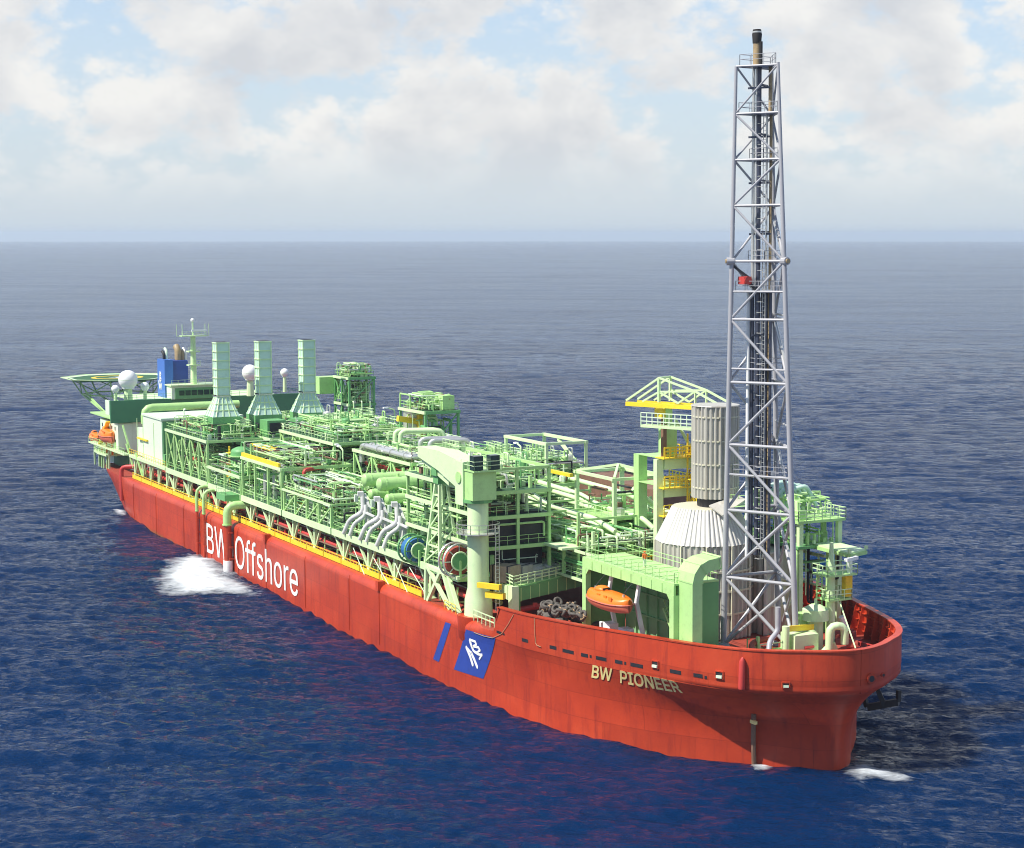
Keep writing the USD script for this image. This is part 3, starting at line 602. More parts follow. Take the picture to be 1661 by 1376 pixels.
# leg feet
for k in 'LRC':
    b = LEG[k][0]; tower.part('foot', M().frustum(b - V(0, 0, .1), 1.0, b + V(0, 0, .9), .55, 12), 'tower_grey')
# bent vent pipe leaning off the tower foot
tower.part('bent_vent', M().pipe([at(1262, 985, x=-9.5), at(1262, 1024, x=-9.5), at(1248, 1040, x=-9.2), at(1247, 1062, x=-8.6)], .28, 10), 'tower_grey', smooth=60)

# ---------------------------------------------------------------- the clad turret house
def cladding(t, c, rb, zb, rt, zt, n, mat, name, ribs=6, ph=0.0, rr=.05):
    """corrugated sheet panels round a polygon: one part per side, its ribs standing proud"""
    for k in range(n):
        a0, a1 = ph + 2 * math.pi * k / n, ph + 2 * math.pi * (k + 1) / n
        P = lambda a, r, z: V(c[0] + r * math.cos(a), c[1] + r * math.sin(a), z)
        pb, qb, pt, qt = P(a0, rb, zb), P(a1, rb, zb), P(a0, rt, zt), P(a1, rt, zt)
        nrm = np.cross(qb - pb, pt - pb); nrm /= np.linalg.norm(nrm); m = M(); prof = []
        for i in range(ribs * 4 + 1):
            u = i / (ribs * 4); prof.append((u, (0, 1, 1, 0)[i % 4] * rr * 2.2))
        low = np.array([pb + (qb - pb) * u + nrm * h for u, h in prof]); up = np.array([pt + (qt - pt) * u + nrm * h for u, h in prof])
        m.add(*grid_faces(np.stack([low, up]))); t.part(name, m, mat)
tc = V(-30.0, .75)
turret = Thing('turret_house', 'round turret house clad in ribbed grey metal with a white conical shoulder', 'tank', (*tc, D))
cladding(turret, tc, 5.5, D, 5.5, 19.3, 12, 'clad_metal', 'wall_sheet', 4, rr=.09)
cladding(turret, tc, 5.65, 19.32, 3.7, 23.2, 12, 'clad_white', 'roof_sheet', 5, rr=.06)
turret.part('roof_top', M().frustum((*tc, 23.0), 3.8, (*tc, 23.25), 3.7, 12), 'clad_band')
for z in (11.6, 14.2, 16.4):
    ring = [V(tc[0] + 5.68 * math.cos(a), tc[1] + 5.68 * math.sin(a), z) for a in np.linspace(0, 2 * math.pi, 13)]
    m = M()
    for a, b in zip(ring, ring[1:]): m.beam(a, b, .16, .22)
    turret.part('girt_ring', m, 'clad_band')
m = M()
for k in range(12):
    a = 2 * math.pi * k / 12; m.beam((tc[0] + 5.7 * math.cos(a), tc[1] + 5.7 * math.sin(a), D), (tc[0] + 5.7 * math.cos(a), tc[1] + 5.7 * math.sin(a), 19.3), .22)
turret.part('corner_post', m, 'clad_band')
ann = Thing('turret_annex', 'dark ribbed metal clad annex beside the turret house, behind the flare tower', 'building', (-29, 8, D))
for k, (a, b) in enumerate((((-33, 5.2), (-24.6, 5.2)), ((-24.6, 5.2), (-24.6, 10.4)), ((-24.6, 10.4), (-33, 10.4)), ((-33, 10.4), (-33, 5.2)))):
    a, b = V(*a, D), V(*b, D); nr = np.cross(b - a, V(0, 0, 1)); nr /= np.linalg.norm(nr); n_ = int(np.linalg.norm(b - a) / .25); lo = np.array([a + (b - a) * i / n_ + nr * (0, .12, .12, 0)[i % 4] for i in range(n_ + 1)])
    ann.part('wall_sheet', M().add(*grid_faces(np.stack([lo, lo + V(0, 0, 9.3)]))), 'clad_metal')
ann.part('roof', M().box2((-33.2, 5.0, 18.02), (-24.4, 10.6, 18.2)), 'clad_metal')
for z in (12, 15): ann.part('girt', M().box((-24.42, 7.8, z), (.14, 5.4, .2)), 'clad_band')
uc = V(-29.5, 1.8)
drum = Thing('swivel_drum', 'tall grey ribbed metal drum standing over the white conical roof', 'tank', (*uc, 24.2))
zt_, zb_ = at(1157, 658, x=-29.5)[2], at(1157, 806, x=-29.5)[2]
cladding(drum, uc, 2.6, zb_, 2.6, zt_, 10, 'clad_metal', 'wall_sheet', 3, rr=.09, ph=.2)
drum.part('roof', M().frustum((*uc, zt_), 2.85, (*uc, zt_ + .12), 2.8, 10, ph=.2), 'clad_metal')
for z in np.linspace(zb_ + 1.2, zt_ - 1.2, 4):
    ring = [V(uc[0] + 2.72 * math.cos(a), uc[1] + 2.72 * math.sin(a), z) for a in np.linspace(.2, 2 * math.pi + .2, 11)]; m = M()
    for a, b in zip(ring, ring[1:]): m.beam(a, b, .1, .16)
    drum.part('girt_ring', m, 'clad_band')
drum.part('swivel_core', M().frustum((*uc, zb_ - 1.8), 2.0, (*uc, zb_ + .2), 2.1, 12), 'dark_steel')
m = M().box((uc[0] + 3.4, uc[1] + 1.2, 23.6), (4.6, 3.6, .25), .5); drum.part('side_platform', m, 'mint_paint').part('railing', rail_line([(uc[0] + 1.2, uc[1] - .5, 23.7), (uc[0] + 5.2, uc[1] + 1.6, 23.7), (uc[0] + 3.6, uc[1] + 4.2, 23.7)], 1.1, 1.0), 'mint_paint')
drum.part('lean_roof', M().plate([at(1172, 838, x=-25), at(1150, 822, x=-27), at(1195, 805, x=-27), at(1210, 812, x=-25)], (0, 0, 1), .15), 'clad_metal')

# ---------------------------------------------------------------- the lifeboat garage
GX0, GX1, GY, GYB = -33.6, -14.6, -13.0, -7.6
GZ = 17.9
gar = Thing('lifeboat_garage', 'open fronted green steel shelter over the orange lifeboat at the bow', 'shelter', ((GX0 + GX1) / 2, GY, D))
gar.part('roof', M().box2((GX0 - .3, GY - .1, GZ - .2), (GX1 + .3, GYB, GZ)), 'mint_paint')
gar.part('fascia', M().box2((GX0 - .3, GY - .14, GZ - 1.25), (GX1 + .3, GY + .1, GZ - .21)), 'mint_paint')
for xa, xb in ((GX0 - .3, GX0 + .55), (GX1 - .55, GX1 + .3)): gar.part('front_pillar', M().box2((xa, GY - .16, D), (xb, GY + .5, GZ - 1.25)), 'mint_paint')
for sx, x in ((1, GX0 + .55), (-1, GX1 - .55)): gar.part('knee_bracket', M().plate([(x, GY - .13, GZ - 1.26), (x + sx * .6, GY - .13, GZ - 1.26), (x, GY - .13, GZ - 1.9)], (0, 1, 0), .25), 'mint_paint')
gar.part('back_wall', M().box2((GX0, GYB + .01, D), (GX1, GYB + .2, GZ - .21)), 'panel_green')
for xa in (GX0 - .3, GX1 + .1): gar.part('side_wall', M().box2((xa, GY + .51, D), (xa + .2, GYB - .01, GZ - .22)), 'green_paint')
for x in np.linspace(GX0 + 2.6, GX1 - 2.6, 7): gar.part('wall_stiffener', M().box((x, GYB - .12, (D + GZ) / 2), (.16, .25, GZ - D - .5)), 'panel_green')
for z in (11.5, 14.0, 16.2): gar.part('wall_girder', M().box(((GX0 + GX1) / 2, GYB - .16, z), (GX1 - GX0 - .4, .3, .16)), 'panel_green')
gar.part('roof_railing', rail_line([(GX1, GYB + .1, GZ), (GX1, GY + .1, GZ), (GX0, GY + .1, GZ), (GX0, GYB + .1, GZ), (GX1, GYB + .1, GZ)], 1.1, 1.5, .03), 'mint_paint')
for x in np.linspace(GX0 + 2, GX1 - 2, 8): gar.part('roof_seam', M().box((x, (GY + GYB) / 2, GZ + .03), (.1, GYB - GY - .3, .05)), 'mint_paint'); gar.part('fascia_stiffener', M().box((x, GY - .18, GZ - .73), (.1, .07, 1.0)), 'mint_paint')
# stair inside
st = M(); a, b = V(GX1 - 7.4, GYB - 1.2, GZ - 4.2), V(GX1 - 3.2, GYB - 1.2, D)
for o in (0, .9): st.beam(a + V(0, -o, 0), b + V(0, -o, 0), .12, .3); st.beam(a + V(0, -o, 1), b + V(0, -o, 1), .07)
for k in range(16): st.box(a + (b - a) * k / 16 + V(0, -.45, 0), (.3, .9, .05))
gar.part('inclined_ladder', st, 'mint_paint')
gar.part('deck_locker', M().box((GX1 - 3.0, GY + 1.2, D + 1.0), (2.8, 1.2, 2.0)), 'cream_paint')

def lifeboat(name_label, c, L_, yaw, group=None, tall=1.0):
    """totally enclosed boat, keel along x: hull, canopy, cockpit, doors, rubbing strake"""
    t = Thing('lifeboat', name_label, 'lifeboat', c, group)
    def sect(x, kind):
        u = abs(x) / (L_ / 2); w = (1 - u ** 2.6) ** .55 if u < 1 else 0
        if kind == 'hull': return [(w * L_ * .185 * math.sin(a) ** .8 if 0 < a else 0, -1.0 * (1 - .25 * u ** 2) * math.cos(a) * L_ / 8 + .12 * u ** 3) for a in np.linspace(0, math.pi / 2, 7)]
        return [(w * L_ * .185 * math.cos(a) ** .7 if a < math.pi / 2 else 0, L_ / 8 * (.98 - .35 * u ** 2.2) * math.sin(a) ** .85 + .12 * u ** 3) for a in np.linspace(0, math.pi / 2, 8)]
    cs, sn = math.cos(yaw), math.sin(yaw); tf = lambda p: V(c[0] + p[0] * cs - p[1] * sn, c[1] + p[0] * sn + p[1] * cs, c[2] + p[2] * tall)
    xs = np.sin(np.linspace(-1, 1, 25) * math.pi / 2) * L_ / 2 * .999
    for kind, mat, nm in (('hull', 'boat_keel', 'boat_hull'), ('top', 'boat_orange', 'canopy')):
        rows = []
        for x in xs:
            h = sect(x, kind); h = h if kind == 'hull' else h
            full = [(-y, z) for y, z in h] + [(y, z) for y, z in reversed(h)]
            rows.append([tf((x, y, z)) for y, z in full])
        t.part(nm, grid_faces(np.array(rows)), mat, smooth=50)
    st = M(); P = [tf((x, s * (1 - (abs(x) / (L_ / 2)) ** 2.6) ** .55 * L_ * .19, .03 + .12 * (abs(x) / L_ * 2) ** 3)) for s, rg in ((-1, xs), (1, xs[::-1])) for x in rg]
    st.tube(P, .09, 6); t.part('rubbing_strake', st, 'boat_keel')
    k = L_ / 8
    t.part('cockpit', M().add(*(lambda b: (b[0] * np.array([.95, .75, .38]) * k + tf((-1.5 * k, 0, 1.0 * k)), b[1]))(ICO[2])), 'boat_orange', smooth=50).part('window', M().box(tf((-.62 * k, 0, 1.12 * k)), (.06, .9 * k, .22 * k), yaw), 'glass_dark')
    for x in (-.2, 1.2, 2.2): t.part('hatch', M().box(tf((x * k, -1.2 * k, .62 * k)), (.55 * k, .12, .42 * k), yaw), 'boat_orange')
    for s in (-1, 1): t.part('lifting_hook', M().box(tf((s * 2.9 * k, 0, .85 * k)), (.25, .2, .5), yaw), 'stainless')
    t.part('rudder_nozzle', M().frustum(tf((-3.9 * k, 0, -.5 * k)), .35 * k, tf((-3.6 * k, 0, -.5 * k)), .35 * k, 10), 'boat_keel')
    return t
lb = (at(953, 972, y=-14.2) + at(1026, 980, y=-14.2)) / 2; lb = V(lb[0], -14.2, lb[2] + .1)
lifeboat('orange lifeboat with pale red keel hanging in the green shelter at the bow', lb, 8.4, 0.0)
dav = Thing('lifeboat_davit', 'pair of white davit arms with winches under the lifeboat in the green shelter', 'davit', (lb[0], GY, D))
for s, px in ((-1, 965), (1, 1028)):
    x = lb[0] + s * 3.0; m = M()
    m.beam((x, GY + 1.5, D), (x, GY + 1.3, D + 2.0), .35, .5).beam((x, GY + 1.3, D + 2.0), (x, GY + .4, lb[2] + .2), .3, .45).beam((x, GY + .4, lb[2]), (x + .2, GY + .8, lb[2] + 3.0), .3, .42)
    m.beam((x + .7, GY + .4, D), (x + .7, GY + .1, D + 2.3), .3, .4).beam((x - .9, GY + .1, D), (x - .6, GY - .2, D + 2.5), .3, .4)
    a = dav.part('davit_arm', m, 'white_paint')
    a.part('sheave', M().frustum((x + .2, GY + .4, lb[2] + 2.9), .35, (x + .2, GY + 1.1, lb[2] + 2.9), .35, 10), 'white_paint')
    a.part('fall_wire', M().tube([(x + .2, GY + .4, lb[2] + 2.9), (x, lb[1], lb[2] + 1.2)], .035, 5), 'dark_steel')
for dx in (-2.2, 1.2): dav.part('winch_box', M().box((lb[0] + dx, GY + .2, D + 2.0), (1.5, 1.1, 1.3)), 'white_paint')

person = Thing('person', 'person in orange top and pale trousers standing on the green shelter roof', 'person', (GX0 + 9.2, -10.6, GZ))
def figure(base, h=1.78):
    import manifold3d as mf
    b = np.asarray(base, float)
    J = {k: np.array(v) * h for k, v in dict(hd=(0, 0, .935), nk=(0, 0, .84), ch=(0, 0, .74), pv=(0, 0, .53), sl=(0, -.115, .81), sr=(0, .115, .81), el=(.01, -.15, .64), er=(.01, .15, .64), wl=(.05, -.16, .48), wr=(.05, .16, .48), hl=(0, -.05, .51), hr=(0, .05, .51), kl=(.01, -.055, .28), kr=(.0, .06, .28), al=(0, -.055, .03), ar=(0, .065, .03), tl=(.08, -.06, .02), tr=(.08, .07, .02)).items()}
    R = dict(hd=.062, nk=.033, ch=.085, pv=.078, sl=.045, sr=.045, el=.028, er=.028, wl=.02, wr=.02, hl=.06, hr=.06, kl=.04, kr=.04, al=.026, ar=.026, tl=.02, tr=.02)
    def hull(bones):
        out = mf.Manifold()
        for x, y in bones:
            out += mf.Manifold.batch_hull([mf.Manifold.sphere(R[k] * h, 12).translate(J[k].tolist()) for k in (x, y)])
        mm = out.refine_to_length(.06).to_mesh(); tmm = trimesh.Trimesh(mm.vert_properties[:, :3], mm.tri_verts); trimesh.smoothing.filter_taubin(tmm, iterations=6); tmm.apply_translation(b); return tmm
    body = hull((('hd', 'nk'), ('nk', 'ch'), ('ch', 'pv'), ('sl', 'sr'), ('sl', 'ch'), ('sr', 'ch'), ('sl', 'el'), ('el', 'wl'), ('sr', 'er'), ('er', 'wr'), ('pv', 'hl'), ('pv', 'hr'), ('hl', 'kl'), ('kl', 'al'), ('hr', 'kr'), ('kr', 'ar'), ('al', 'tl'), ('ar', 'tr')))
    for k in R: R[k] *= 1.12
    return body, hull((('ch', 'pv'), ('sl', 'sr'), ('sl', 'ch'), ('sr', 'ch'), ('sl', 'el'), ('sr', 'er'))), hull((('pv', 'hl'), ('pv', 'hr'), ('hl', 'kl'), ('kl', 'al'), ('hr', 'kr'), ('kr', 'ar')))
bd, sh, tr2 = figure(person.base)
person.part('body', bd, 'skin', smooth=60); person.part('jacket', sh, 'orange_cloth', smooth=60); person.part('trousers', tr2, 'cream_paint', smooth=60)
person.part('hard_hat', M().sphere(person.base + V(0, 0, 1.78 * .965), .14, 2, (1.1, 1, .75)), 'orange_cloth')

# big square duct bending into the turret wall
duct = Thing('air_duct', 'large pale green square duct bending over beside the lifeboat shelter', 'duct', (-13.0, -12, D))
prof = [V(0, 0, z) for z in ()]
path = [(-11.9, D + 2.2), (-11.9, GZ + .3), (-11.7, GZ + 1.1), (-11.2, GZ + 1.75), (-10.4, GZ + 2.1), (-9.2, GZ + 2.25)]
W = []
for k, (y, z) in enumerate(path):
    a = path[max(k - 1, 0)]; b = path[min(k + 1, len(path) - 1)]; d = V(b[0] - a[0], b[1] - a[1]); d /= np.linalg.norm(d); nx = V(-d[1], d[0])
    W.append([V(x, y + nx[0] * o, z + nx[1] * o) for x, o in ((-14.9, -.6), (-11.7, -.6), (-11.7, .6), (-14.9, .6))])
W = np.array(W); m = M().add(*grid_faces(np.concatenate([W, W[:, :1]], 1))); m.quad(*W[0]); m.quad(*W[-1])
duct.part('duct_casing', m, 'mint_paint')
for k in (0, 1, 3, 5): duct.part('flange', M().add(*grid_faces(np.concatenate([(W[k] - W[k].mean(0)) * 1.08 + W[k].mean(0)] * 2, 0).reshape(2, 4, 3)[:, [0, 1, 2, 3, 0]] + np.array([[[0, 0, 0]] * 5, [[0, .12 if k > 2 else 0, .14]] * 5]))), 'mint_paint')
duct.part('curved_drain', M().pipe([(-12.6, -11.8, D + 2.3), (-12.6, -12.0, D + 1.7), (-11.0, -11.2, D + 1.5), (-8.2, -9.2, D + 2.2)], .5, 10), 'pale_mint_paint', smooth=60)

# ---------------------------------------------------------------- process modules
R_ = np.random.default_rng(21)
def rand_pipe(m, bx, r, n=6, flat=False):
    """a pipe with two or three right-angled bends inside the box bx"""
    (x0, y0, z0), (x1, y1, z1) = bx; p = V(R_.uniform(x0, x1), R_.uniform(y0, y1), R_.uniform(z0, z1)); pts = [p]
    axes = [0, 1, 2] if not flat else [0, 1]; last = -1
    for _ in range(R_.integers(2, 5)):
        a = R_.choice([k for k in axes if k != last]); last = a; q = pts[-1].copy(); q[a] = R_.uniform((x0, y0, z0)[a], (x1, y1, z1)[a])
        if abs(q[a] - pts[-1][a]) > 4 * r: pts.append(q)
    if len(pts) > 1: m.tube(fillet(pts, 2 * r, 3), r, n)
def small_bits(t, bx, n, mats=('pale_mint_paint', 'pale_mint_paint', 'pale_mint_paint', 'mint_paint', 'mint_paint', 'mint_paint', 'mint_paint', 'green_paint', 'green_paint', 'stainless', 'cream_paint', 'dark_steel', 'rust_brown'), scale=1.0):
    """valves, cabinets, thin pipes and posts too small to pick apart: joined"""
    ms = {}
    (x0, y0, z0), (x1, y1, z1) = bx
    for _ in range(n):
        m = ms.setdefault(str(R_.choice(mats)), M()); k = R_.random()
        if k < .5: rand_pipe(m, bx, R_.choice([.07, .1, .14, .18]) * scale)
        elif k < .68:
            s = R_.uniform(.3, 1.1, 3) * scale; m.box((R_.uniform(x0 + .5, x1 - .5), R_.uniform(y0 + .5, y1 - .5), z0 + s[2] / 2), s)
        elif k < .85:
            h = R_.uniform(.6, min(2.6, max(z1 - z0, .8))); x, y = R_.uniform(x0 + .4, x1 - .4), R_.uniform(y0 + .4, y1 - .4); r = R_.uniform(.15, .4) * scale
            m.frustum((x, y, z0), r, (x, y, z0 + h), r * R_.choice([1, 1, .5]), 7)
        else:
            x, y = R_.uniform(x0 + .4, x1 - .4), R_.uniform(y0 + .4, y1 - .4); h = min(z1 - z0, R_.uniform(1.2, 3)); m.beam((x, y, z0), (x, y, z0 + h), .1); m.beam((x, y, z0 + h), (x + R_.uniform(-1, 1), y + R_.uniform(-1, 1), z0 + h), .1)
    for k, m in ms.items(): t.part('small_piping', m, k, kind='stuff')
def horizontal_vessel(t, c, L_, r, axis, mat, name='pressure_vessel'):
    c = np.asarray(c, float); d = V(1, 0, 0) if axis == 'x' else V(0, 1, 0)
    v = t.part(name, M().vessel(c - d * L_ / 2, c + d * L_ / 2, r), mat, smooth=50)
    for s in (-.3, .3): v.part('saddle', M().box(c + d * L_ * s - V(0, 0, r * .85), (.35 if axis == 'x' else 1.5 * r, .35 if axis == 'y' else 1.5 * r, r * 1.1)), 'green_paint')
    for s in (-.2, .15, .38): v.part('nozzle', M().frustum(c + d * L_ * s, .22, c + d * L_ * s + V(0, 0, r + .45), .22, 7), mat)
    for s in (-.42, .42): v.part('girth_flange', M().tube([c + d * (L_ * s - .1), c + d * (L_ * s + .1)], r * 1.06, 14), mat)
    return v
def drum(t, x, y, z, h, r, mat):
    v = t.part('vertical_drum', M().vessel((x, y, z + .5), (x, y, z + h), r), mat, smooth=50)
    for q in (.3, .62, .9): v.part('platform_ring', M().tube([(x, y, z + h * q - .06), (x, y, z + h * q + .06)], r * 1.25, 12), 'mint_paint')
    v.part('outlet_pipe', M().pipe([(x, y, z + h + r * .4), (x, y, z + h + r * .4 + .9), (x + 1.6, y, z + h + r * .4 + .9), (x + 1.6, y, z)], .14, 7), mat)
    v.part('skirt', M().frustum((x, y, z), r * .95, (x, y, z + .6), r * .95, 12), 'green_paint')
    return v
def skid(t, x, y, z, sx, sy, mat):
    """a pump or compressor skid: base, motor, casing"""
    b = t.part('machine_skid', M().box((x, y, z + .15), (sx, sy, .3)), 'green_paint')
    b.part('motor', M().tube([(x - sx * .4, y, z + .9), (x - sx * .02, y, z + .9)], min(sy * .3, .6), 10), mat)
    b.part('casing', M().box((x + sx * .22, y, z + .95), (sx * .38, sy * .6, 1.3)), mat)
    b.part('shaft_guard', M().box((x + sx * .02, y, z + .9), (sx * .12, .3, .3)), 'safety_yellow')
def pipe_run(t, a, b, rs, mat, drop=None, name='pipe'):
    """parallel pipes from a to b, side by side, one part each"""
    a, b = np.asarray(a, float), np.asarray(b, float); d = (b - a) / np.linalg.norm(b - a); s = np.cross(V(0, 0, 1), d); off = 0
    for k, r in enumerate(rs):
        o = s * off; pts = [a + o, b + o]
        if drop: pts = [a + o - V(0, 0, drop)] + pts + [b + o + s * (1.5 + k * .2)]
        mt = mat if isinstance(mat, str) else mat[k % len(mat)]
        q = t.part(name, M().pipe(pts, r, 8), mt, smooth=50); off += 2.6 * r + .12
        for w in np.linspace(.1, .9, 4): q.part('flange', M().tube([a + o + (b - a) * w - d * .06, a + o + (b - a) * w + d * .06], r * 1.35, 8), mt)
LAMPS = []
def module(label, x0, x1, y0, y1, zs, nx=2, ny=1, name='process_module', brace='V', legs=False, fill=14, rail_mat='mint_paint', col='mint_paint', deck='deck_grating', plate=True, toprail=True, group=None, faces='SF', edge=.45, bits=1.0):
    t = Thing(name, label, 'ship module', ((x0 + x1) / 2, (y0 + y1) / 2, zs[0]), group)
    X, Y = np.linspace(x0, x1, nx + 1), np.linspace(y0, y1, ny + 1)
    for x in X:
        for y in Y: t.part('column', M().box((x, y, (zs[0] + zs[-1]) / 2), (.36, .36, zs[-1] - zs[0])), col)
    for li, z in enumerate(zs):
        if plate or li == 0: t.part('deck_plate', M().box2((x0 - .1, y0 - .1, z - .16), (x1 + .1, y1 + .1, z - .02)), deck)
        e = max(edge, .9) if li == 0 and legs else edge
        for y, s in ((y0, -1), (y1, 1)): t.part('edge_beam', M().box(((x0 + x1) / 2, y + s * .22, z - e / 2), (x1 - x0 + .5, .24, e)), 'pale_mint_paint' if s < 0 else col)
        for x, s in ((x0, -1), (x1, 1)): t.part('edge_beam', M().box((x + s * .22, (y0 + y1) / 2, z - e / 2 - .003), (.24, y1 - y0 + .19, e)), col)
        if li or not plate or legs:
            pr = [(x1, y1), (x1, y0), (x0, y0), (x0, y1)]
            if li == len(zs) - 1: pr = pr + pr[:1]
            if li < len(zs) - 1 or toprail: t.part('railing', rail_line([(px, py, z) for px, py in pr], 1.1, 1.5, .032), rail_mat)
    for za, zb in zip(zs, zs[1:]):
        if 'S' in faces:
            for a, b in zip(X, X[1:]):
                if brace == 'X': t.part('brace', M().beam((a, y0, za), (b, y0, zb - .4), .18), col); t.part('brace', M().beam((b, y0, za), (a, y0, zb - .4), .18), col)
                elif brace == 'V': t.part('brace', M().beam((a, y0, zb - .4), ((a + b) / 2, y0, za), .2), col); t.part('brace', M().beam((b, y0, zb - .4), ((a + b) / 2, y0, za), .2), col)
                elif brace == 'D': t.part('brace', M().beam((a, y0, za), (b, y0, zb - .4), .2), col)
        if 'F' in faces:
            for a, b in zip(Y, Y[1:]): t.part('brace', M().beam((x1, a, za), (x1, b, zb - .4), .2), col)
        n = int(fill * bits); small_bits(t, ((x0, y0, za), (x1, y1, zb - .5)), int(n * 8), scale=.8)
    if fill: small_bits(t, ((x0, y0, zs[-1]), (x1, y1, zs[-1] + 2.4)), int(fill * 8), scale=.8)
    if legs:
        for x in np.arange(x0 + 2.5, x1 - 1, 9.2):
            leg = t.part('support_leg', M().beam((x, y0 + .6, D), (x, y0 + .6, zs[0] - .9), .5), 'pale_mint_paint')
            leg.part('strut', M().beam((x, y0 + .6, D + .2), (x - 3.0, y0 + .3, zs[0] - .9), .3), 'pale_mint_paint'); leg.part('strut', M().beam((x, y0 + .6, D + .2), (x + 3.0, y0 + .3, zs[0] - .9), .3), 'pale_mint_paint')
            leg.part('foot_plate', M().frustum((x, y0 + .6, D), 1.0, (x, y0 + .6, D + .5), .45, 4, ph=math.pi / 4), 'pale_mint_paint')
    return t
ST = -19.2
def access_platforms(t, bx, n, rail='pale_mint_paint'):
    """small raised gratings with posts, railing and ladder between the equipment"""
    (x0, y0, z0), (x1, y1, z1) = bx
    for _ in range(n):
        sx, sy, h = R_.uniform(1.6, 3.6), R_.uniform(1.4, 2.8), R_.uniform(1.6, max(z1 - z0, 1.8)); x, y = R_.uniform(x0 + sx / 2, x1 - sx / 2), R_.uniform(y0 + sy / 2, y1 - sy / 2); z = z0 + h
        p = t.part('access_platform', M().box((x, y, z), (sx, sy, .12)), 'mint_paint'); c = [(x - sx / 2, y - sy / 2, z), (x + sx / 2, y - sy / 2, z), (x + sx / 2, y + sy / 2, z), (x - sx / 2, y + sy / 2, z)]
        p.part('railing', rail_line(c + c[:1], 1.05, .9, .05), rail)
        for q in c: p.part('post', M().beam((q[0], q[1], z0), (q[0], q[1], z), .16), 'mint_paint')
        p.part('ladder', M().beam((x - .3, y - sy / 2 - .1, z0), (x - .3, y - sy / 2 - .1, z + 1), .07).beam((x + .1, y - sy / 2 - .1, z0), (x + .1, y - sy / 2 - .1, z + 1), .07), rail)
def upright_vessels(t, bx, n):
    (x0, y0, z0), (x1, y1, z1) = bx
    for _ in range(n):
        r = R_.uniform(.35, .8); x, y, h = R_.uniform(x0 + 1, x1 - 1), R_.uniform(y0 + 1, y1 - 1), R_.uniform(1.8, z1 - z0); mt = str(R_.choice(['pale_mint_paint', 'mint_paint', 'mint_paint', 'stainless', 'green_paint']))
        v = t.part('upright_vessel', M().vessel((x, y, z0 + .3), (x, y, z0 + h), r, 12), mt, smooth=50); v.part('riser', M().pipe([(x, y, z0 + h), (x, y, z0 + h + r + .6), (x + r + .5, y, z0 + h + r + .6), (x + r + .5, y, z0)], .12, 6), mt)
# --- starboard row, from aft
a1 = module('truss walled green module with pale crossed braces beside the cream building', -181, -156, ST, -9.5, [13.2, 20.4], 5, 1, brace='X', legs=True, fill=16)
for k, (x, mt) in enumerate(((-174, 'boat_keel'), (-171, 'boat_keel'), (-166, 'pale_mint_paint'))): drum(a1, x, -15.5, 13.2, 4.6, 1.0, mt)
a2 = module('low green module with a tall green drum and yellow ladder at the deck edge', -155, -138, ST, -11, [13.2, 16.2], 2, 1, brace='', legs=True, fill=12, plate=False, toprail=False)
drum(a2, -146.5, -16.2, 13.2, 6.0, 1.9, 'green_paint'); drum(a2, -142, -14, 13.2, 4.2, 1.1, 'mint_paint')
ld = M()
for o in (-.3, .3): ld.beam((-149.2 + o, -17.5, 13.2), (-149.2 + o, -17.5, 20), .1)
for z in np.arange(13.4, 20, .5): ld.beam((-149.5, -17.5, z), (-148.9, -17.5, z), .08)
for z in (15, 17, 19): ld.box((-148.2, -17.6, z), (1.6, 1.2, .1))
a2.part('yellow_ladder', ld, 'safety_yellow')
a2.part('outboard_gallery', M().box2((-142.6, -22.0, 12.2), (-138.0, ST - .3, 13.2)), 'green_paint').part('railing', rail_line([(-142.6, ST, 13.2), (-142.6, -21.9, 13.2), (-138, -21.9, 13.2), (-138, ST, 13.2)], 1.1, 1.2), 'pale_mint_paint')
a2.part('cooler_bank', M().box2((-152, -12.5, 13.4), (-140, -11.3, 19.6)), 'rust_brown').part('louvre_frame', M().box2((-152.2, -12.7, 19.6), (-139.8, -11.2, 20)), 'safety_yellow')
a3 = module('green module with grey compressors under its roof beam, amidships on the deck edge', -137, -118, ST, -8, [13.2, 19.6], 3, 1, brace='', legs=True, fill=14, plate=False, toprail=False)
for k, x in enumerate((-133.5, -129)): a3.part('silencer', M().pipe([(x, -16.5, 13.4), (x, -16.5, 18.4), (x + 1.5, -16.5, 19.2), (x + 7, -16.5, 18.6)], .42, 9), 'stainless', smooth=50)
skid(a3, -128, -14.5, 13.2, 6, 3, 'stainless'); skid(a3, -121.5, -14.5, 13.2, 4, 3, 'dark_steel')
a3.part('red_fire_main', M().pipe([(-119, -12, 19.2), (-117, -16, 19.2), (-117, -16, 13.2)], .3, 8), 'pipe_red'); a3.part('yellow_beam', M().box2((-137, ST - .2, 19.65), (-119, ST + .2, 20.2)), 'safety_yellow')
a4 = module('low open green module crowded with cages and pipes, just aft of the white arms', -117, -97, ST, -9, [13.2, 16.6], 4, 1, brace='D', legs=True, fill=30, plate=False, rail_mat='pale_mint_paint', edge=.3)
a4.part('valve_cage', M().box2((-113, -17.5, 13.2), (-109.5, -15, 16.0)), 'stainless'); a4.part('yellow_chest', M().box2((-116.5, -17.8, 13.2), (-113.6, -16.4, 14.4)), 'safety_yellow')
a5 = module('green module behind the white folded arms, with blue hose reel at its end', -96, -67, ST, -9, [13.2], 4, 1, brace='', legs=True, fill=14, edge=.35)
module('upper green floor set back behind the white folded arms', -96, -67, -14.2, -9.2, [13.4, 17.6], 4, 1, brace='D', fill=20, edge=.35)
skid(a5, -90, -15, 13.2, 5, 2.5, 'cream_paint'); skid(a5, -82, -15, 13.2, 5, 2.5, 'mint_paint')
for x in (-92, -86.5): horizontal_vessel(a5, (x, -11.5, 20.4), 9.0, .95, 'y', 'mint_paint', 'heat_exchanger')
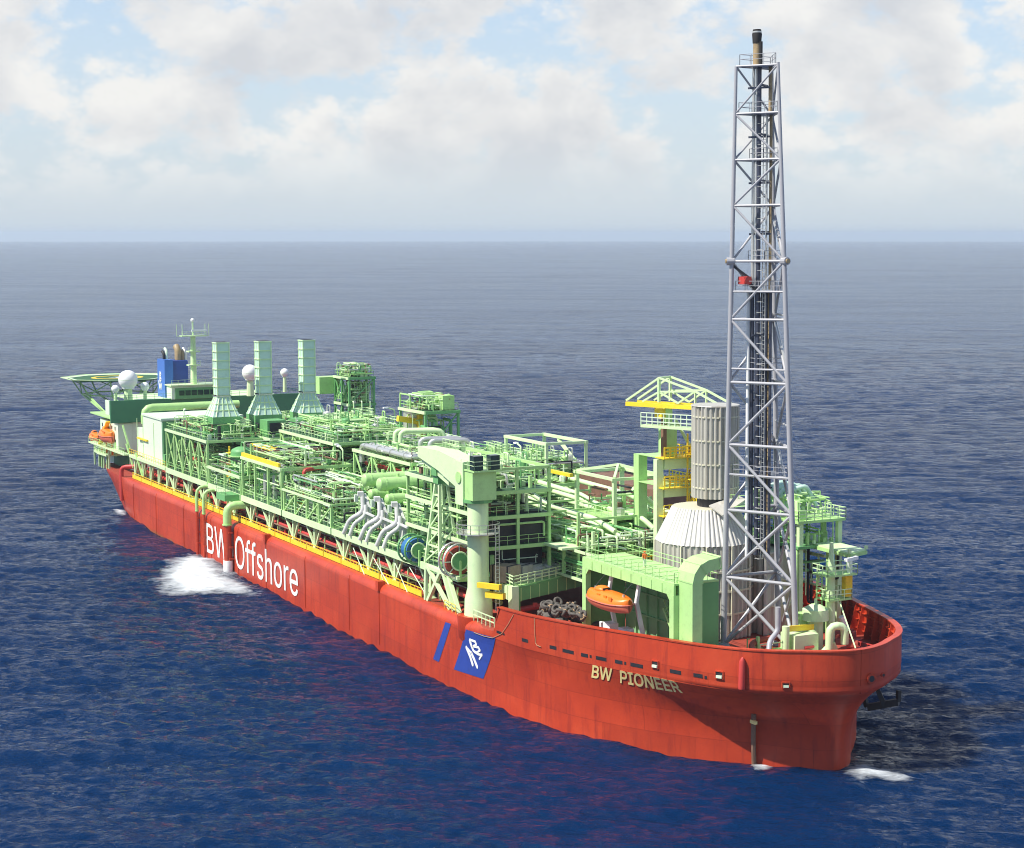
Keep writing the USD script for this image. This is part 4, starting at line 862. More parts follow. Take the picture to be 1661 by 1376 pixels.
for x in (-89.3, -83.4): horizontal_vessel(a5, (x, -12.2, 18.7), 8.0, .75, 'y', 'mint_paint', 'heat_exchanger')
a6 = module('short green module carrying the dark reel beside the crane pedestal', -66, -54, ST, -10, [13.2], 2, 1, brace='', legs=True, fill=8, edge=.35)
# --- second row, higher
b1 = module('dark sided green generator module under the three square exhaust stacks', -176, -152, -9, 8, [13.2, 20.6], 3, 3, brace='V', fill=14, deck='deck_grating')
b1.part('cladding_wall', M().box2((-152.2, -8.5, 14.5), (-152.0, 7.5, 19.6)), 'deep_green_paint'); b1.part('forward_gallery', M().box2((-152, -9, 17.6), (-148, 8, 17.8)), 'mint_paint').part('railing', rail_line([(-148, -9, 17.8), (-148, 8, 17.8)]), 'mint_paint')
for y in (-7, -1.5, 4): b1.part('intake_box', M().box2((-159, y - 1.7, 20.62), (-155, y + 1.7, 23.4)), 'green_paint').part('louvre', M().box2((-154.95, y - 1.3, 21), (-154.8, y + 1.3, 23)), 'dark_steel')
b2 = module('green manifold module with a thicket of upright valves on its roof', -147, -122, -9, 6, [13.2, 18.4, 22.6], 4, 2, brace='V', fill=15, rail_mat='pale_mint_paint')
small_bits(b2, ((-146, -8.5, 22.6), (-123, 5.5, 25.2)), 130, ('mint_paint', 'pale_mint_paint', 'mint_paint', 'green_paint'))
b3 = module('pale green pipe rack with grey lagged pipes looping over it, amidships', -116, -94, -8, 5, [13.2, 17.6, 22.2], 3, 1, brace='V', fill=16, plate=False, toprail=False)
pipe_run(b3, (-114, -7.6, 22.9), (-95, -7.6, 22.9), (.42, .42, .3), ('stainless', 'stainless', 'pale_mint_paint'), 2.6)
for k, x in enumerate((-107, -105.6, -99, -96.2)): b3.part('loop_pipe', M().pipe([(x, -5 + k * .3, 22.4), (x, -5 + k * .3, 25.0 + (k < 2) * .6), (x + 1.5, 1.5, 25.0 + (k < 2) * .6), (x + 1.5, 2.5, 22)], .38, 8), 'pale_mint_paint' if k < 2 else 'stainless', smooth=50)
pipe_run(b3, (-115, -6.5, 20), (-96, -6.5, 20), (.3, .25, .3), ('pipe_red', 'mint_paint', 'rust_brown'))
b4 = module('green pipe rack with stacked horizontal exchangers between the crane and the tall frame', -93, -70, -8, 6, [13.2, 17.4, 21.2], 3, 1, brace='D', fill=20, plate=False, toprail=False)
for x in (-90, -85): horizontal_vessel(b4, (x, -3.5, 22.3), 8, .9, 'y', 'pale_mint_paint', 'heat_exchanger')
pipe_run(b4, (-92, -6, 21.7), (-71, -6, 21.7), (.3, .36, .24, .3), ('mint_paint', 'pale_mint_paint'), 1.5)
# --- port row
c1 = module('tall open dark green tower module on the port side behind the exhaust stacks', -168, -161, 9.0, 13.8, [13.2, 19.5, 25.2, 30.0], 2, 1, brace='X', fill=12, col='green_paint', name='tower_module')
c1.part('top_house', M().box2((-171.5, 6.0, 26.6), (-168.2, 10, 29.7)), 'mint_paint'); horizontal_vessel(c1, (-164.5, 11.5, 31.3), 5, .7, 'x', 'pale_mint_paint')
for y in (9.6, 11.2, 12.8): drum(c1, -162, y, 19.5, 5, .55, 'pale_mint_paint')
c2 = module('slim dark green tower module with grey clad vessel, standing highest amidships', -124, -114, 3.2, 8.8, [13.2, 21.0, 27.6], 1, 1, brace='', fill=10, col='green_paint', name='tower_module')
c2.part('clad_vessel', M().vessel((-122.4, 4.6, 22), (-122.4, 4.6, 27.0), 1.5), 'stainless', smooth=50)
for p, q in (((-124, 3.2, 27.6), (-124, 3.2, 29.8)), ((-120, 3.2, 27.6), (-120, 3.2, 29.8)), ((-124, 3.2, 29.8), (-120, 3.2, 29.8))): c2.part('top_frame', M().beam(p, q, .2), 'mint_paint')
c2.part('top_cabin', M().box((-116, 7.4, 28.8), (3, 2, 2.2)), 'mint_paint')
for k in range(4): c2.part('riser_pipe', M().pipe([(-114.4, 3.8 + k * 1.3, 13.4), (-114.4, 3.8 + k * 1.3, 25 + k % 2), (-117, 3.8 + k * 1.3, 25 + k % 2)], .25, 8), 'green_paint')
module('port side green module low behind the manifold roof', -157, -128, 8, 19, [13.2, 18.8], 3, 1, brace='', fill=16)
c4 = module('port side green module with brown pipework beyond the mid tower', -110, -86, 7, 19, [13.2, 18.4], 3, 1, brace='', fill=20)
c5 = module('green platform module with open portal frame on top, port side abaft the turret', -100, -84.5, 3, 16.4, [16.6, 20.0], 3, 2, brace='', fill=24, edge=.4)
fr = M(); FX = (-98.5, -91.5, -85.5)
for x in (-98.5, -85.5):
    for y in (9.5, 16): c5.part('portal_column', M().box((x, y, 22.3), (.4, .4, 4.6)), 'pale_mint_paint')
for y in (9.5, 16): c5.part('portal_beam', M().box((-92, y, 24.75), (13.6, .5, .4)), 'pale_mint_paint')
for x in (-98.5, -85.5): c5.part('portal_beam', M().box((x, 12.75, 24.75), (.42, 6.0, .38)), 'pale_mint_paint')
c5.part('portal_brace', M().beam((-94, 16, 24.4), (-86, 16, 20.2), .4), 'pale_mint_paint')
# --- forward block with the dark machinery
FXF = -50.5
d1 = module('forward green block of three open floors with black machinery inside, beside the crane', -74, FXF, -17.2, -8.6, [13.2, 16.9, 20.6, 23.6], 3, 2, brace='', fill=10, faces='', toprail=False)
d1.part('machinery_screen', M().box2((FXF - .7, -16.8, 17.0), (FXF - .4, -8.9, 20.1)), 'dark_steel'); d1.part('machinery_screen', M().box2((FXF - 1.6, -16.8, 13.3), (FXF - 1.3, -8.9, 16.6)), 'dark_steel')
small_bits(d1, ((-73, -16.8, 23.6), (FXF - .5, -9, 25.4)), 40, ('tan_cargo', 'burnt_pipe', 'pale_mint_paint', 'mint_paint', 'stainless'))
d1.part('upper_frame', M().beam((FXF, -17, 26.2), (FXF, -8.6, 26.2), .35).beam((FXF, -8.6, 23.6), (FXF, -8.6, 26.2), .35).beam((FXF, -13, 23.6), (FXF, -13, 26.2), .35).beam((-74, -8.6, 26.2), (FXF, -8.6, 26.2), .35), 'mint_paint')
d1.part('red_cabinet', M().box((-55, -14.8, 24.5), (1.0, 1.0, 1.8)), 'deck_red')
d1.part('lower_wing_deck', M().box2((FXF + .3, -9.5, 16.6), (FXF + 5, -3, 16.85)), 'pale_mint_paint')
d2 = module('green deck between forward block and turret, with parallel pale pipes sweeping over it', -72, -41, -7.5, 8, [13.2, 16.6], 4, 2, brace='', fill=34, plate=False, toprail=False, edge=.3)
for k in range(7):
    y = -5 + k * 1.8; z = 20.6 - (k % 3) * 1.3
    d2.part('sweeping_pipe', M().pipe([(-74, y, z + 1), (-62 + k, y, z + .6), (-58 + k * 1.2, y + .8, z - .6), (-48 + k * .8, y + 1.2, z - .8), (-44, y + 2, z - 2.0)], .34, 8), 'pale_mint_paint', smooth=50)
for x in (-70, -62, -54, -46):
    d2.part('pipe_bent', M().beam((x, -7, 13.2), (x, -7, 21), .3).beam((x, 8, 13.2), (x, 8, 21), .3).beam((x, -7, 20), (x, 8, 20), .25).beam((x, -7, 17.6), (x, 8, 17.6), .25), 'mint_paint')
for k in range(6): skid(d2, -66 + k * 4.6, -5.2 + (k % 2) * 2, 13.2, 3.5, 1.8, ('pale_mint_paint', 'mint_paint', 'pipe_red')[k % 3])
access_platforms(d1, ((-73, -16.8, 23.6), (-51, -9, 26)), 5); upright_vessels(d1, ((-73, -16.8, 23.6), (-51, -9, 26)), 5)
for t, bx, n, k in ((a1, ((-180, -18.5, 20.4), (-157, -10, 23)), 3, 3), (a3, ((-136, -18, 13.2), (-119, -9, 18)), 3, 3), (a4, ((-116, -18.5, 13.2), (-98, -9.5, 17.4)), 6, 7), (a5, ((-95, -17, 13.2), (-68, -14.4, 17)), 5, 4), (b2, ((-146, -8, 22.6), (-123, 5, 25.6)), 7, 10), (b3, ((-115, -7, 17.6), (-95, 4, 21.5)), 5, 5),
                    (b4, ((-92, -7, 21.2), (-71, 5, 24.2)), 6, 8), (c4, ((-109, 7.5, 18.4), (-87, 18, 22.5)), 6, 8), (c5, ((-99.5, 3.5, 20), (-85, 16, 23)), 4, 6), (d2, ((-71, -7, 13.2), (-42, 7.5, 18.5)), 9, 10), (b1, ((-175, -8.5, 20.6), (-165.5, 7.5, 23.4)), 3, 3), (c1, ((-168, 9, 25.2), (-161, 13.8, 29)), 1, 2)):
    access_platforms(t, bx, n); upright_vessels(t, bx, k)
# --- mezzanine with hipped roof frame
mz = Thing('roof_frame', 'tall pale green four post frame with a hipped open roof, left of the yellow stairs', 'frame', (-50, 1.5, 15))
ma, mb = at(975, 770, x=-51), at(1040, 765, x=-51); mzz = at(1008, 772, x=-46)[2]
MX0, MX1, MY0, MY1, MZ = -56.5, -47.0, -1.4, 5.2, 24.4
for x in (MX0, MX1):
    for y in (MY0, MY1): mz.part('post', M().box((x, y, (13 + MZ) / 2), (.45, .45, MZ - 13)), 'pale_mint_paint')
for x in (MX0, MX1): mz.part('eave_beam', M().box((x, (MY0 + MY1) / 2, MZ + .1), (.4, MY1 - MY0 + .8, .35)), 'pale_mint_paint')
for y in (MY0, MY1): mz.part('eave_beam', M().box(((MX0 + MX1) / 2, y, MZ + .1), (MX1 - MX0 - .42, .4, .34)), 'pale_mint_paint')
pk = V((MX0 + MX1) / 2, (MY0 + MY1) / 2, MZ + 1.3)
for x in (MX0, MX1):
    for y in (MY0, MY1): mz.part('hip_rafter', M().beam((x, y, MZ + .3), pk, .3), 'pale_mint_paint')
mz.part('hoist_rail', M().box((MX0 - 2, MY0 - 1.2, MZ - .25), (5.5, .5, .4)), 'safety_yellow')
mz.part('mid_deck', M().box2((MX0, MY0, 19.4), (MX1, MY1, 19.7)), 'mint_paint').part('railing', rail_line([(MX0, MY0, 19.7), (MX1, MY0, 19.7), (MX1, MY1, 19.7), (MX0, MY1, 19.7), (MX0, MY0, 19.7)]), 'pale_mint_paint')
for y in (MY0, MY1): mz.part('brace', M().beam((MX0, y, 19.4), (MX1, y, 16.0), .25).beam((MX0, y, 16), (MX1, y, 19.4), .25), 'pale_mint_paint')
mz.part('green_tank_wall', M().box2((MX1 - .5, MY0 + 1, 15.5), (MX1 - .3, MY1 + 4, 19)), 'green_paint')
small_bits(mz, ((MX0, MY0, 19.7), (MX1, MY1, 22.6)), 24)
mz.part('inclined_pipe', M().tube([(MX1 - .5, MY0 + 3, 23.2), (MX1 - .5, MY1 + .5, 20)], .35, 8), 'pale_mint_paint')
# --- brown laydown box at the port side
bl = Thing('timber_laydown_deck', 'brown timber faced laydown deck at the far port side behind the roof frame', 'deck', (-78, 17.5, D))
for k in range(12): bl.part('timber', M().box2((-88 + k * 2.1, 14.2, 20.1), (-88 + k * 2.1 + 2.04, 20.6, 20.25)), 'rust_brown')
bl.part('side_wall', M().box2((-88, 13.9, 14.0), (-62.8, 14.25, 20.4)), 'rust_brown'); bl.part('front_wall', M().box2((-63, 14.26, D), (-62.8, 20.6, 20.4)), 'rust_brown'); bl.part('coaming', M().box2((-88, 20.62, 19.9), (-62.8, 20.8, 21.0)), 'dark_steel')

# ---------------------------------------------------------------- pipes along the main deck under the modules
dp = Thing('deck_pipes', 'red and green pipes running along the main deck under the starboard modules', 'pipes', (-125, -15, D))
for y, z, r, mt in ((-18.0, 10.4, .38, 'pipe_red'), (-16.9, 9.8, .3, 'pale_mint_paint'), (-15.8, 10.2, .36, 'pipe_red'), (-14.5, 9.6, .3, 'mint_paint'), (-13.2, 11.0, .45, 'pipe_red'), (-11, 10.2, .4, 'rust_brown')):
    dp.part('pipe', M().tube([(-206, y, z), (-52, y, z)], r, 8), mt, smooth=50)
for x in np.arange(-204, -52, 5.1): dp.part('pipe_support', M().beam((x, -18.4, D), (x, -18.4, 11.2), .2).beam((x, -18.6, 9.3), (x, -10.5, 9.3), .2).beam((x, -10.6, D), (x, -10.6, 11.2), .2), 'mint_paint')
small_bits(dp, ((-204, -18.6, D), (-54, -9, 12)), 240, ('mint_paint', 'pale_mint_paint', 'pipe_red', 'deck_red', 'stainless', 'rust_brown', 'dark_steel'))

# overboard discharge pipes
def overboard(label, x, r, z_top, y_in, white_end, first=False):
    t = Thing('overboard_pipe', label, 'pipe', (x, -21.4, 0)); y = -21.0 - r - .12
    t.part('green_elbow', M().pipe([(x + .5, y_in, z_top), (x, y, z_top), (x, y, D - .4)], r, 10, 1.4), 'mint_paint', smooth=50)
    t.part('red_pipe', M().tube([(x, y, D - .4), (x, y, 1.7 if white_end else 0.4)], r * .96, 10), 'hull_red', smooth=50)
    if white_end: t.part('white_end', M().tube([(x, y, 2.6), (x, y, -.8)], r * 1.15, 12), 'white_paint', smooth=50)
    for z in (7.2, 4.8, 2.9): t.part('clamp', M().box((x, y + .3, z), (r * 2.5, .7, .28)), 'hull_red')
    for z in (D - .3,): t.part('flange', M().tube([(x, y, z), (x, y, z + .15)], r * 1.25, 10), 'mint_paint')
    return t
overboard('thin green and red overboard pipe, leftmost of the three on the hull side', at(320, 850, y=-21.4)[0], .28, 12.6, -17.5, False)
overboard('green and red overboard pipe just left of the B on the hull side', at(331, 850, y=-21.4)[0], .28, 12.4, -17.5, False)
overboard('thick overboard pipe with white end pouring water by the letter O', at(371.5, 880, y=-21.6)[0], .70, 11.6, -17.5, True)
rp = Thing('overboard_pipe', 'red bent pipe at the stern corner of the hull', 'pipe', at(201, 775, y=-20))
q0 = at(200, 758, y=-20.5); rp.part('red_pipe', M().pipe([q0 + V(4, 3.5, .5), q0 + V(0, -.4, 0), V(q0[0], q0[1] - .4, q0[2] - 6.6)], .45, 10), 'pipe_red', smooth=50)
# slanting wires from the white arms to the hull
sw = Thing('mooring_wires', 'thin slanting wires from the deck edge below the white arms down to the rail', 'wires', (-80, -20, 13))
for px0, py0, px1, py1 in ((573, 889, 596, 944), (606, 905, 634, 955), (641, 914, 665, 971), (615, 905, 622, 950), (664, 920, 688, 960)):
    a, b = at(px0, py0, y=-19.9), at(px1, py1, y=-19.9); sw.part('wire', M().tube([a, b], .06, 5), 'cream_paint')

# ---------------------------------------------------------------- exhaust stacks
def exhaust(label, y):
    x, zb, zs, zm, zt = -163.5, 20.7, 23.9, 27.5, 36.9
    t = Thing('exhaust_stack', label, 'chimney', (x, y, zb), 'exhaust stacks on the generator module')
    w0, w1 = 2.5, 1.12
    ring = lambda w, z, c=.0: [V(x + a * w, y + b * w, z) for a, b in ((-1, -1), (1, -1), (1, 1), (-1, 1))]
    t.part('base_casing', M().box((x, y, (zb + zs) / 2), (2 * w0, 2 * w0, zs - zb)), 'green_paint')
    g = np.array([ring(w0, zs), ring(w0 * .93, zs + .4), ring(w1 * 1.05, zm - .3), ring(w1, zm)]); g = np.concatenate([g, g[:, :1]], 1)
    sk = t.part('transition_hood', grid_faces(g), 'stack_paint')
    for f in range(4):
        for u in np.linspace(.12, .88, 4):
            a = g[0][f] * (1 - u) + g[0][f + 1] * u; b = g[2][f] * (1 - u) + g[2][f + 1] * u; sk.part('rib', M().beam(a, b, .16), 'pale_mint_paint')
        for v in (.33, .66): sk.part('rib', M().beam(g[0][f] * (1 - v) + g[2][f] * v, g[0][f + 1] * (1 - v) + g[2][f + 1] * v, .16), 'pale_mint_paint')
    sh = t.part('shaft', M().box((x, y, (zm + zt) / 2), (2 * w1, 2 * w1, zt - zm)), 'stack_paint')
    for z in np.linspace(zm + .05, zt - .1, 7):
        f = M()
        for i in range(4):
            p = ring(w1 + .08, z); f.beam(p[i], p[(i + 1) % 4], .14, .16)
        sh.part('stiffener_band', f, 'pale_mint_paint')
    for i in range(4): sh.part('corner_trim', M().beam(ring(w1, zm)[i], ring(w1, zt)[i], .16), 'pale_mint_paint')
    sh.part('mouth', M().box((x, y, zt + .03), (2 * w1 - .35, 2 * w1 - .35, .05)), 'soot')
    sh.part('seam', M().box((x, y - w1 - .03, (zm + zt) / 2), (.1, .06, zt - zm)), 'pale_mint_paint')
    t.part('expansion_bellows', M().box((x, y, zm - .02), (2 * w1 + .3, 2 * w1 + .3, .3)), 'stainless')
    t.part('grating_walk', M().box2((x - w0 - 1, y - w0 - .9, zb + .1), (x + w0 + 1, y - w0 - .02, zb + .22)), 'mint_paint').part('railing', rail_line([(x - w0 - 1, y - w0 - .9, zb + .2), (x + w0 + 1, y - w0 - .9, zb + .2)]), 'mint_paint')
    return t
for px, lab in ((359, 'leftmost of the three pale green square exhaust stacks'), (427, 'middle one of the three pale green square exhaust stacks'), (498, 'rightmost of the three pale green square exhaust stacks, nearest the tower module')):
    exhaust(lab, float(at(px, 600, x=-163.5)[1]))

# ---------------------------------------------------------------- cream building and the accommodation aft
sb = Thing('switchgear_building', 'cream walled building with dark green forward face on the starboard side aft', 'building', (-193, -12, 13.2))
sb.part('wall', M().box2((-199.5, -18.6, 13.2), (-186.5, -3.0, 21.4)), 'cream_paint'); sb.part('forward_face', M().box2((-186.48, -18.4, 13.3), (-186.3, -3.0, 21.2)), 'green_paint')
sb.part('roof', M().box2((-199.8, -18.8, 21.42), (-186.1, -2.8, 21.8)), 'cream_paint'); sb.part('lower_annex', M().box2((-205, -18.4, 13.2), (-199.52, -8, 18.6)), 'cream_paint')
for x in (-203.8, -199.55, -192): sb.part('wall_seam', M().box((x, -18.66, 17), (.12, .1, 7)), 'pale_mint_paint')
sb.part('walkway', M().box2((-207, -19.6, 12.6), (-181.5, -18.7, 13.15)), 'pale_mint_paint').part('railing', rail_line([(-207, -19.5, 13.15), (-181.5, -19.5, 13.15)], 1.1, 1.6), 'safety_yellow')
for x in np.arange(-205, -182, 5.6):
    l = sb.part('support_leg', M().beam((x, -18.8, D), (x, -18.8, 12.6), .5), 'pale_mint_paint'); l.part('strut', M().beam((x, -18.8, D + .2), (x + 2, -18.9, 12.5), .3), 'pale_mint_paint')
sb.part('roof_duct', M().pipe([(-202, -17.6, 19.5), (-202, -17.6, 22.6), (-202, 1.5, 22.6)], .75, 10), 'mint_paint', smooth=50)
sb.part('vent_pipe', M().pipe([(-187.5, -14, 21.8), (-187.5, -14, 23.3), (-186.2, -14, 23.3)], .14, 7), 'cream_paint'); sb.part('roof_box', M().box((-190, -6, 22.4), (3, 3, 1.2)), 'clad_metal')
sb.part('yellow_gallery', M().box2((-203, -19.0, 16.6), (-196, -18.62, 16.9)), 'safety_yellow')
sb.part('red_box', M().box((-184.3, -18.4, 14.3), (1.2, 1.0, 1.9)), 'green_paint')

ac = Thing('accommodation_block', 'cream and green accommodation block across the stern with a bridge on top', 'building', (-224, 0, D))
ac.part('main_house', M().box2((-236, -16.2, D), (-216.5, 18, 19.0)), 'cream_paint')
ac.part('wing_house', M().box2((-231, -19.2, 13.0), (-216.5, -16.22, 18.4)), 'cream_paint')
ac.part('forward_screen', M().box2((-216.3, -20.8, 18.6), (-215.8, 20.8, 23.1)), 'deep_green_paint'); ac.part('screen_end', M().box2((-219.5, -20.9, 20.2), (-216.32, -20.6, 23.1)), 'cream_paint')
ac.part('upper_deck', M().box2((-237, -19.8, 19.02), (-216.4, 19.8, 19.3)), 'mint_paint'); ac.part('bridge_deck', M().box2((-234, -15, 22.6), (-216.35, 15, 22.9)), 'pale_mint_paint'); ac.part('upper_house', M().box2((-234, -13, 19.32), (-217.5, 13, 22.58)), 'cream_paint')
wy0, wy1 = at(284, 645, x=-215.5)[1], at(352, 641, x=-215.5)[1]
wh = ac.part('wheelhouse', M().box2((-219, wy0 - .7, 22.92), (-215.4, wy1, 25.6)), 'cream_paint'); ac.part('wheelhouse_front', M().box2((-215.38, wy0, 22.95), (-215.2, wy1, 25.2)), 'green_paint')
ac.part('wheelhouse_roof', M().box2((-219.4, wy0 - 1.0, 25.62), (-214.8, wy1 + .4, 25.85)), 'pale_mint_paint').part('railing', rail_line([(-214.9, wy0 - .9, 25.85), (-214.9, wy1 + .3, 25.85)], 1.0, 1.5), 'pale_mint_paint')
n = 6
for k in range(n):
    ya = wy0 + .8 + (wy1 - wy0 - 1.0) * k / n; ac.part('window', M().box2((-215.18, ya, 23.7), (-215.1, ya + (wy1 - wy0) / n * .72, 24.7)), 'glass_dark')
for y in np.arange(-12, 13, 3.1): ac.part('window', M().box2((-216.48, y, 16.0), (-216.4, y + .8, 16.9)), 'glass_dark')
for z, y in ((17.2, -19.24), (14.6, -19.24)):
    for x in np.arange(-229.5, -218, 2.6): ac.part('window', M().box2((x, y, z - .35), (x + .7, y + .05, z + .4)), 'glass_dark')
ac.part('side_walk', M().box2((-236, -20.6, 12.9), (-207, -19.3, 13.15)), 'pale_mint_paint').part('railing', rail_line([(-236, -20.5, 13.15), (-207, -20.5, 13.15)], 1.1, 1.6), 'mint_paint')
ac.part('side_stair', M().beam((-229, -19.8, 13.2), (-222, -19.8, 18.4), .9, .25), 'safety_yellow')
ac.part('roof_rail', rail_line([(-216, -20.7, 23.1), (-216, 20.7, 23.1)], 1.0, 1.8), 'green_paint')
for k, (px, py) in enumerate(((199, 690), (205, 720), (220, 735))):
    p = at(px, py, y=-19.6); ac.part('truss_strut', M().beam(p, p + V(3, .5, -4.5), .3), 'mint_paint')
for x in (-234, -230, -226, -222): ac.part('gallery_post', M().beam((x, -19.8, 8.4), (x, -19.8, 12.9), .35), 'pale_mint_paint')

# open mooring gallery at the stern quarter
sg = Thing('stern_gallery', 'green open gallery on posts over the stern quarter, under the lifeboats', 'platform', (-233, -17, 8.2))
gz = 11.6; g0 = at(148, 738, y=-18.6); c = V(-229.5, -15.6)
poly = [(-222, -20.4), (-228, -20.7), (-233, -20.2), (-236.5, -18.2), (-238, -15), (-238, -9), (-222, -9)]
sg.part('gallery_deck', M().prism(poly, gz - .35, gz), 'pale_mint_paint'); sg.part('railing', rail_line([(*p, gz) for p in poly[:6]], 1.1, 1.3), 'pale_mint_paint')
for x, y in ((-224, -19.6), (-227, -19.9), (-230, -19.7), (-232, -18.7), (-232.2, -15)): sg.part('post', M().beam((x, y, D - .3), (x, y, gz - .35), .45), 'mint_paint')
sg.part('inner_house', M().box2((-231, -16.5, D), (-220, -10, gz - .36)), 'deep_green_paint')
for lab, px, py, L_, yaw in (('orange lifeboat at the stern quarter, the larger front one of two', 175, 707, 8.6, -.05), ('orange lifeboat at the stern quarter, half hidden behind the larger one', 155, 710, 6.6, -.05)):
    p = at(px, py, y=-19.6 if px > 160 else -17.2); lifeboat(lab, p, L_, yaw, None, 1.4)
cr = Thing('lifeboat_cradle', 'orange and green cradle posts carrying the stern lifeboats', 'cradle', (-229, -19, gz))
for px, mt in ((166, 'boat_orange'), (173, 'boat_orange'), (182, 'boat_orange'), (188, 'mint_paint')):
    p = at(px, 722, y=-19.2); cr.part('cradle_post', M().beam((p[0], p[1], gz), (p[0], p[1], p[2] + .5), .4), mt)

# helideck
hc = at(190, 612.4, z=24.3); hr = 11.2
hd = Thing('helideck', 'dark green octagonal helicopter deck with yellow circle, on struts over the stern', 'helideck', (hc[0], hc[1], 24.3))
oct_ = lambda r, z: [V(hc[0] + r * math.cos(a), hc[1] + r * math.sin(a), z) for a in np.arange(8) * math.pi / 4 + math.pi / 8]
hd.part('deck', M().plate(oct_(hr, 24.0), (0, 0, 1), .3), 'heli_green')
e = oct_(hr - .1, 24.33); m = M()
for i in range(8): m.beam(e[i], e[(i + 1) % 8], .45, .03)
hd.part('edge_line', m, 'cream_paint')
ring = [V(hc[0] + 5.4 * math.cos(a), hc[1] + 5.4 * math.sin(a), 24.33) for a in np.linspace(0, 2 * math.pi, 41)]; m = M()
for a, b in zip(ring, ring[1:]): m.beam(a, b, 1.0, .03)
hd.part('landing_circle', m, 'safety_yellow')
hd.part('landing_mark', M().box((hc[0] - 1.2, hc[1], 24.33), (.5, 3.2, .02)).box((hc[0] + 1.2, hc[1], 24.33), (.5, 3.2, .02)).box((hc[0], hc[1], 24.33), (1.9, .5, .02)), 'white_paint')
o, i_ = oct_(hr + 1.6, 24.45), oct_(hr + .1, 24.15)
for k in range(8): hd.part('safety_net', M().quad(i_[k], o[k], o[(k + 1) % 8], i_[(k + 1) % 8]), 'pale_mint_paint').part('net_frame', M().beam(o[k], o[(k + 1) % 8], .12), 'pale_mint_paint')
low = oct_(hr * .72, 20.6); up = oct_(hr * .92, 23.95)
for k in range(8):
    hd.part('truss_chord', M().beam(low[k], low[(k + 1) % 8], .28), 'mint_paint'); hd.part('truss_web', M().beam(low[k], up[k], .26).beam(low[k], up[(k + 1) % 8], .2), 'mint_paint'); hd.part('girder', M().beam(up[k], up[(k + 4) % 8], .3, .5), 'green_paint')
for k in range(8):
    tgt = V(-234 + 3 * (k % 3), np.clip(low[k][1], -17, 17), 15.0); hd.part('strut', M().beam(low[k], tgt, .36), 'mint_paint')
# funnel
fa, fb = at(268, 640, x=-220.5), at(308, 636, x=-220.5)
fy0, fy1 = float(fa[1]), float(fb[1]); fz0, fz1 = 22.9, float(at(265, 584, x=-221)[2])
fn = Thing('funnel', 'square blue funnel with a white emblem and exhaust pipes on top', 'funnel', (-224, (fy0 + fy1) / 2, fz0))
mid = fy0 + (fy1 - fy0) * .34
fn.part('casing', M().box2((-226, fy0, fz0), (-220.5, mid, fz1)), 'funnel_blue'); fn.part('casing', M().box2((-226, mid + .02, fz0 + 1.2), (-221.5, fy1, fz1 - .25)), 'flag_blue')
em = M()
for pts in (((0, 2.2), (.1, 4.2)), ((.1, 4.2), (.75, 3.7)), ((.75, 3.7), (.15, 3.2)), ((.15, 3.2), (.85, 2.6)), ((.85, 2.6), (.1, 2.2)), ((-.6, 2.4), (-.2, .6)), ((-.2, .6), (.25, 1.9)), ((.25, 1.9), (.6, .5)), ((.6, .5), (1.0, 1.8))):
    (u0, v0), (u1, v1) = pts; em.beam((-224.2 + u0 * 1.3, fy0 - .04, fz0 + 1.0 + v0), (-224.2 + u1 * 1.3, fy0 - .04, fz0 + 1.0 + v1), .06, .3, up=(0, 0, 1))
fn.part('emblem', em, 'letter_white')
for y, h, r, mt in ((fy0 + .8, 1.6, .3, 'dark_steel'), (mid - .4, 2.2, .28, 'cream_paint'), (mid + 2.0, 2.6, .7, 'burnt_pipe'), (mid + 3.6, 2.0, .35, 'stainless'), (mid + 2.9, 1.6, .4, 'burnt_pipe')):
    fn.part('exhaust_pipe', M().pipe([(-223.6, y, fz1 - .6), (-223.6, y, fz1 + h * .75), (-224.3, y - .2, fz1 + h)], r, 9), mt, smooth=50)
# mast
mt_ = at(314, 600, x=-217); mb_ = V(mt_[0], mt_[1], 25.8); ztop = float(at(312, 545, x=-217)[2])
ma_ = Thing('radar_mast', 'pale green radar mast with crosstrees standing beside the blue funnel', 'mast', mb_)
ma_.part('post', M().tube([mb_ - V(0, 0, 3), V(mb_[0], mb_[1], ztop)], [.75, .5], 10), 'pale_mint_paint', smooth=50)
for z, w in ((ztop, 2.6), (ztop - 3.2, 1.2), (ztop - 6, 1.2)): ma_.part('crosstree', M().box((mb_[0], mb_[1], z), (1.8, 2 * w, .25)), 'pale_mint_paint').part('railing', rail_line([(mb_[0] + .9, mb_[1] - w, z), (mb_[0] + .9, mb_[1] + w, z)], .9, 1.0), 'pale_mint_paint')
ma_.part('radar_scanner', M().box((mb_[0] + .4, mb_[1] + 1.2, ztop + 1.1), (.3, 3.4, .35), .2), 'white_paint'); ma_.part('top_post', M().beam((mb_[0], mb_[1], ztop), (mb_[0], mb_[1], ztop + 3), .25), 'pale_mint_paint').part('dome', M().sphere((mb_[0], mb_[1], ztop + 3.2), .4, 2), 'white_paint', smooth=True)
for dy in (-3.4, -2.2, 2.6, 3.4): ma_.part('whip_aerial', M().beam((mb_[0], mb_[1] + dy, ztop), (mb_[0], mb_[1] + dy, ztop + 2.4), .1).beam((mb_[0], mb_[1], ztop), (mb_[0], mb_[1] + dy, ztop), .1), 'pale_mint_paint')
ma_.part('ladder', M().beam((mb_[0] + .8, mb_[1] - .3, 24), (mb_[0] + .6, mb_[1] - .3, ztop), .08).beam((mb_[0] + .8, mb_[1] + .3, 24), (mb_[0] + .6, mb_[1] + .3, ztop), .08), 'pale_mint_paint')
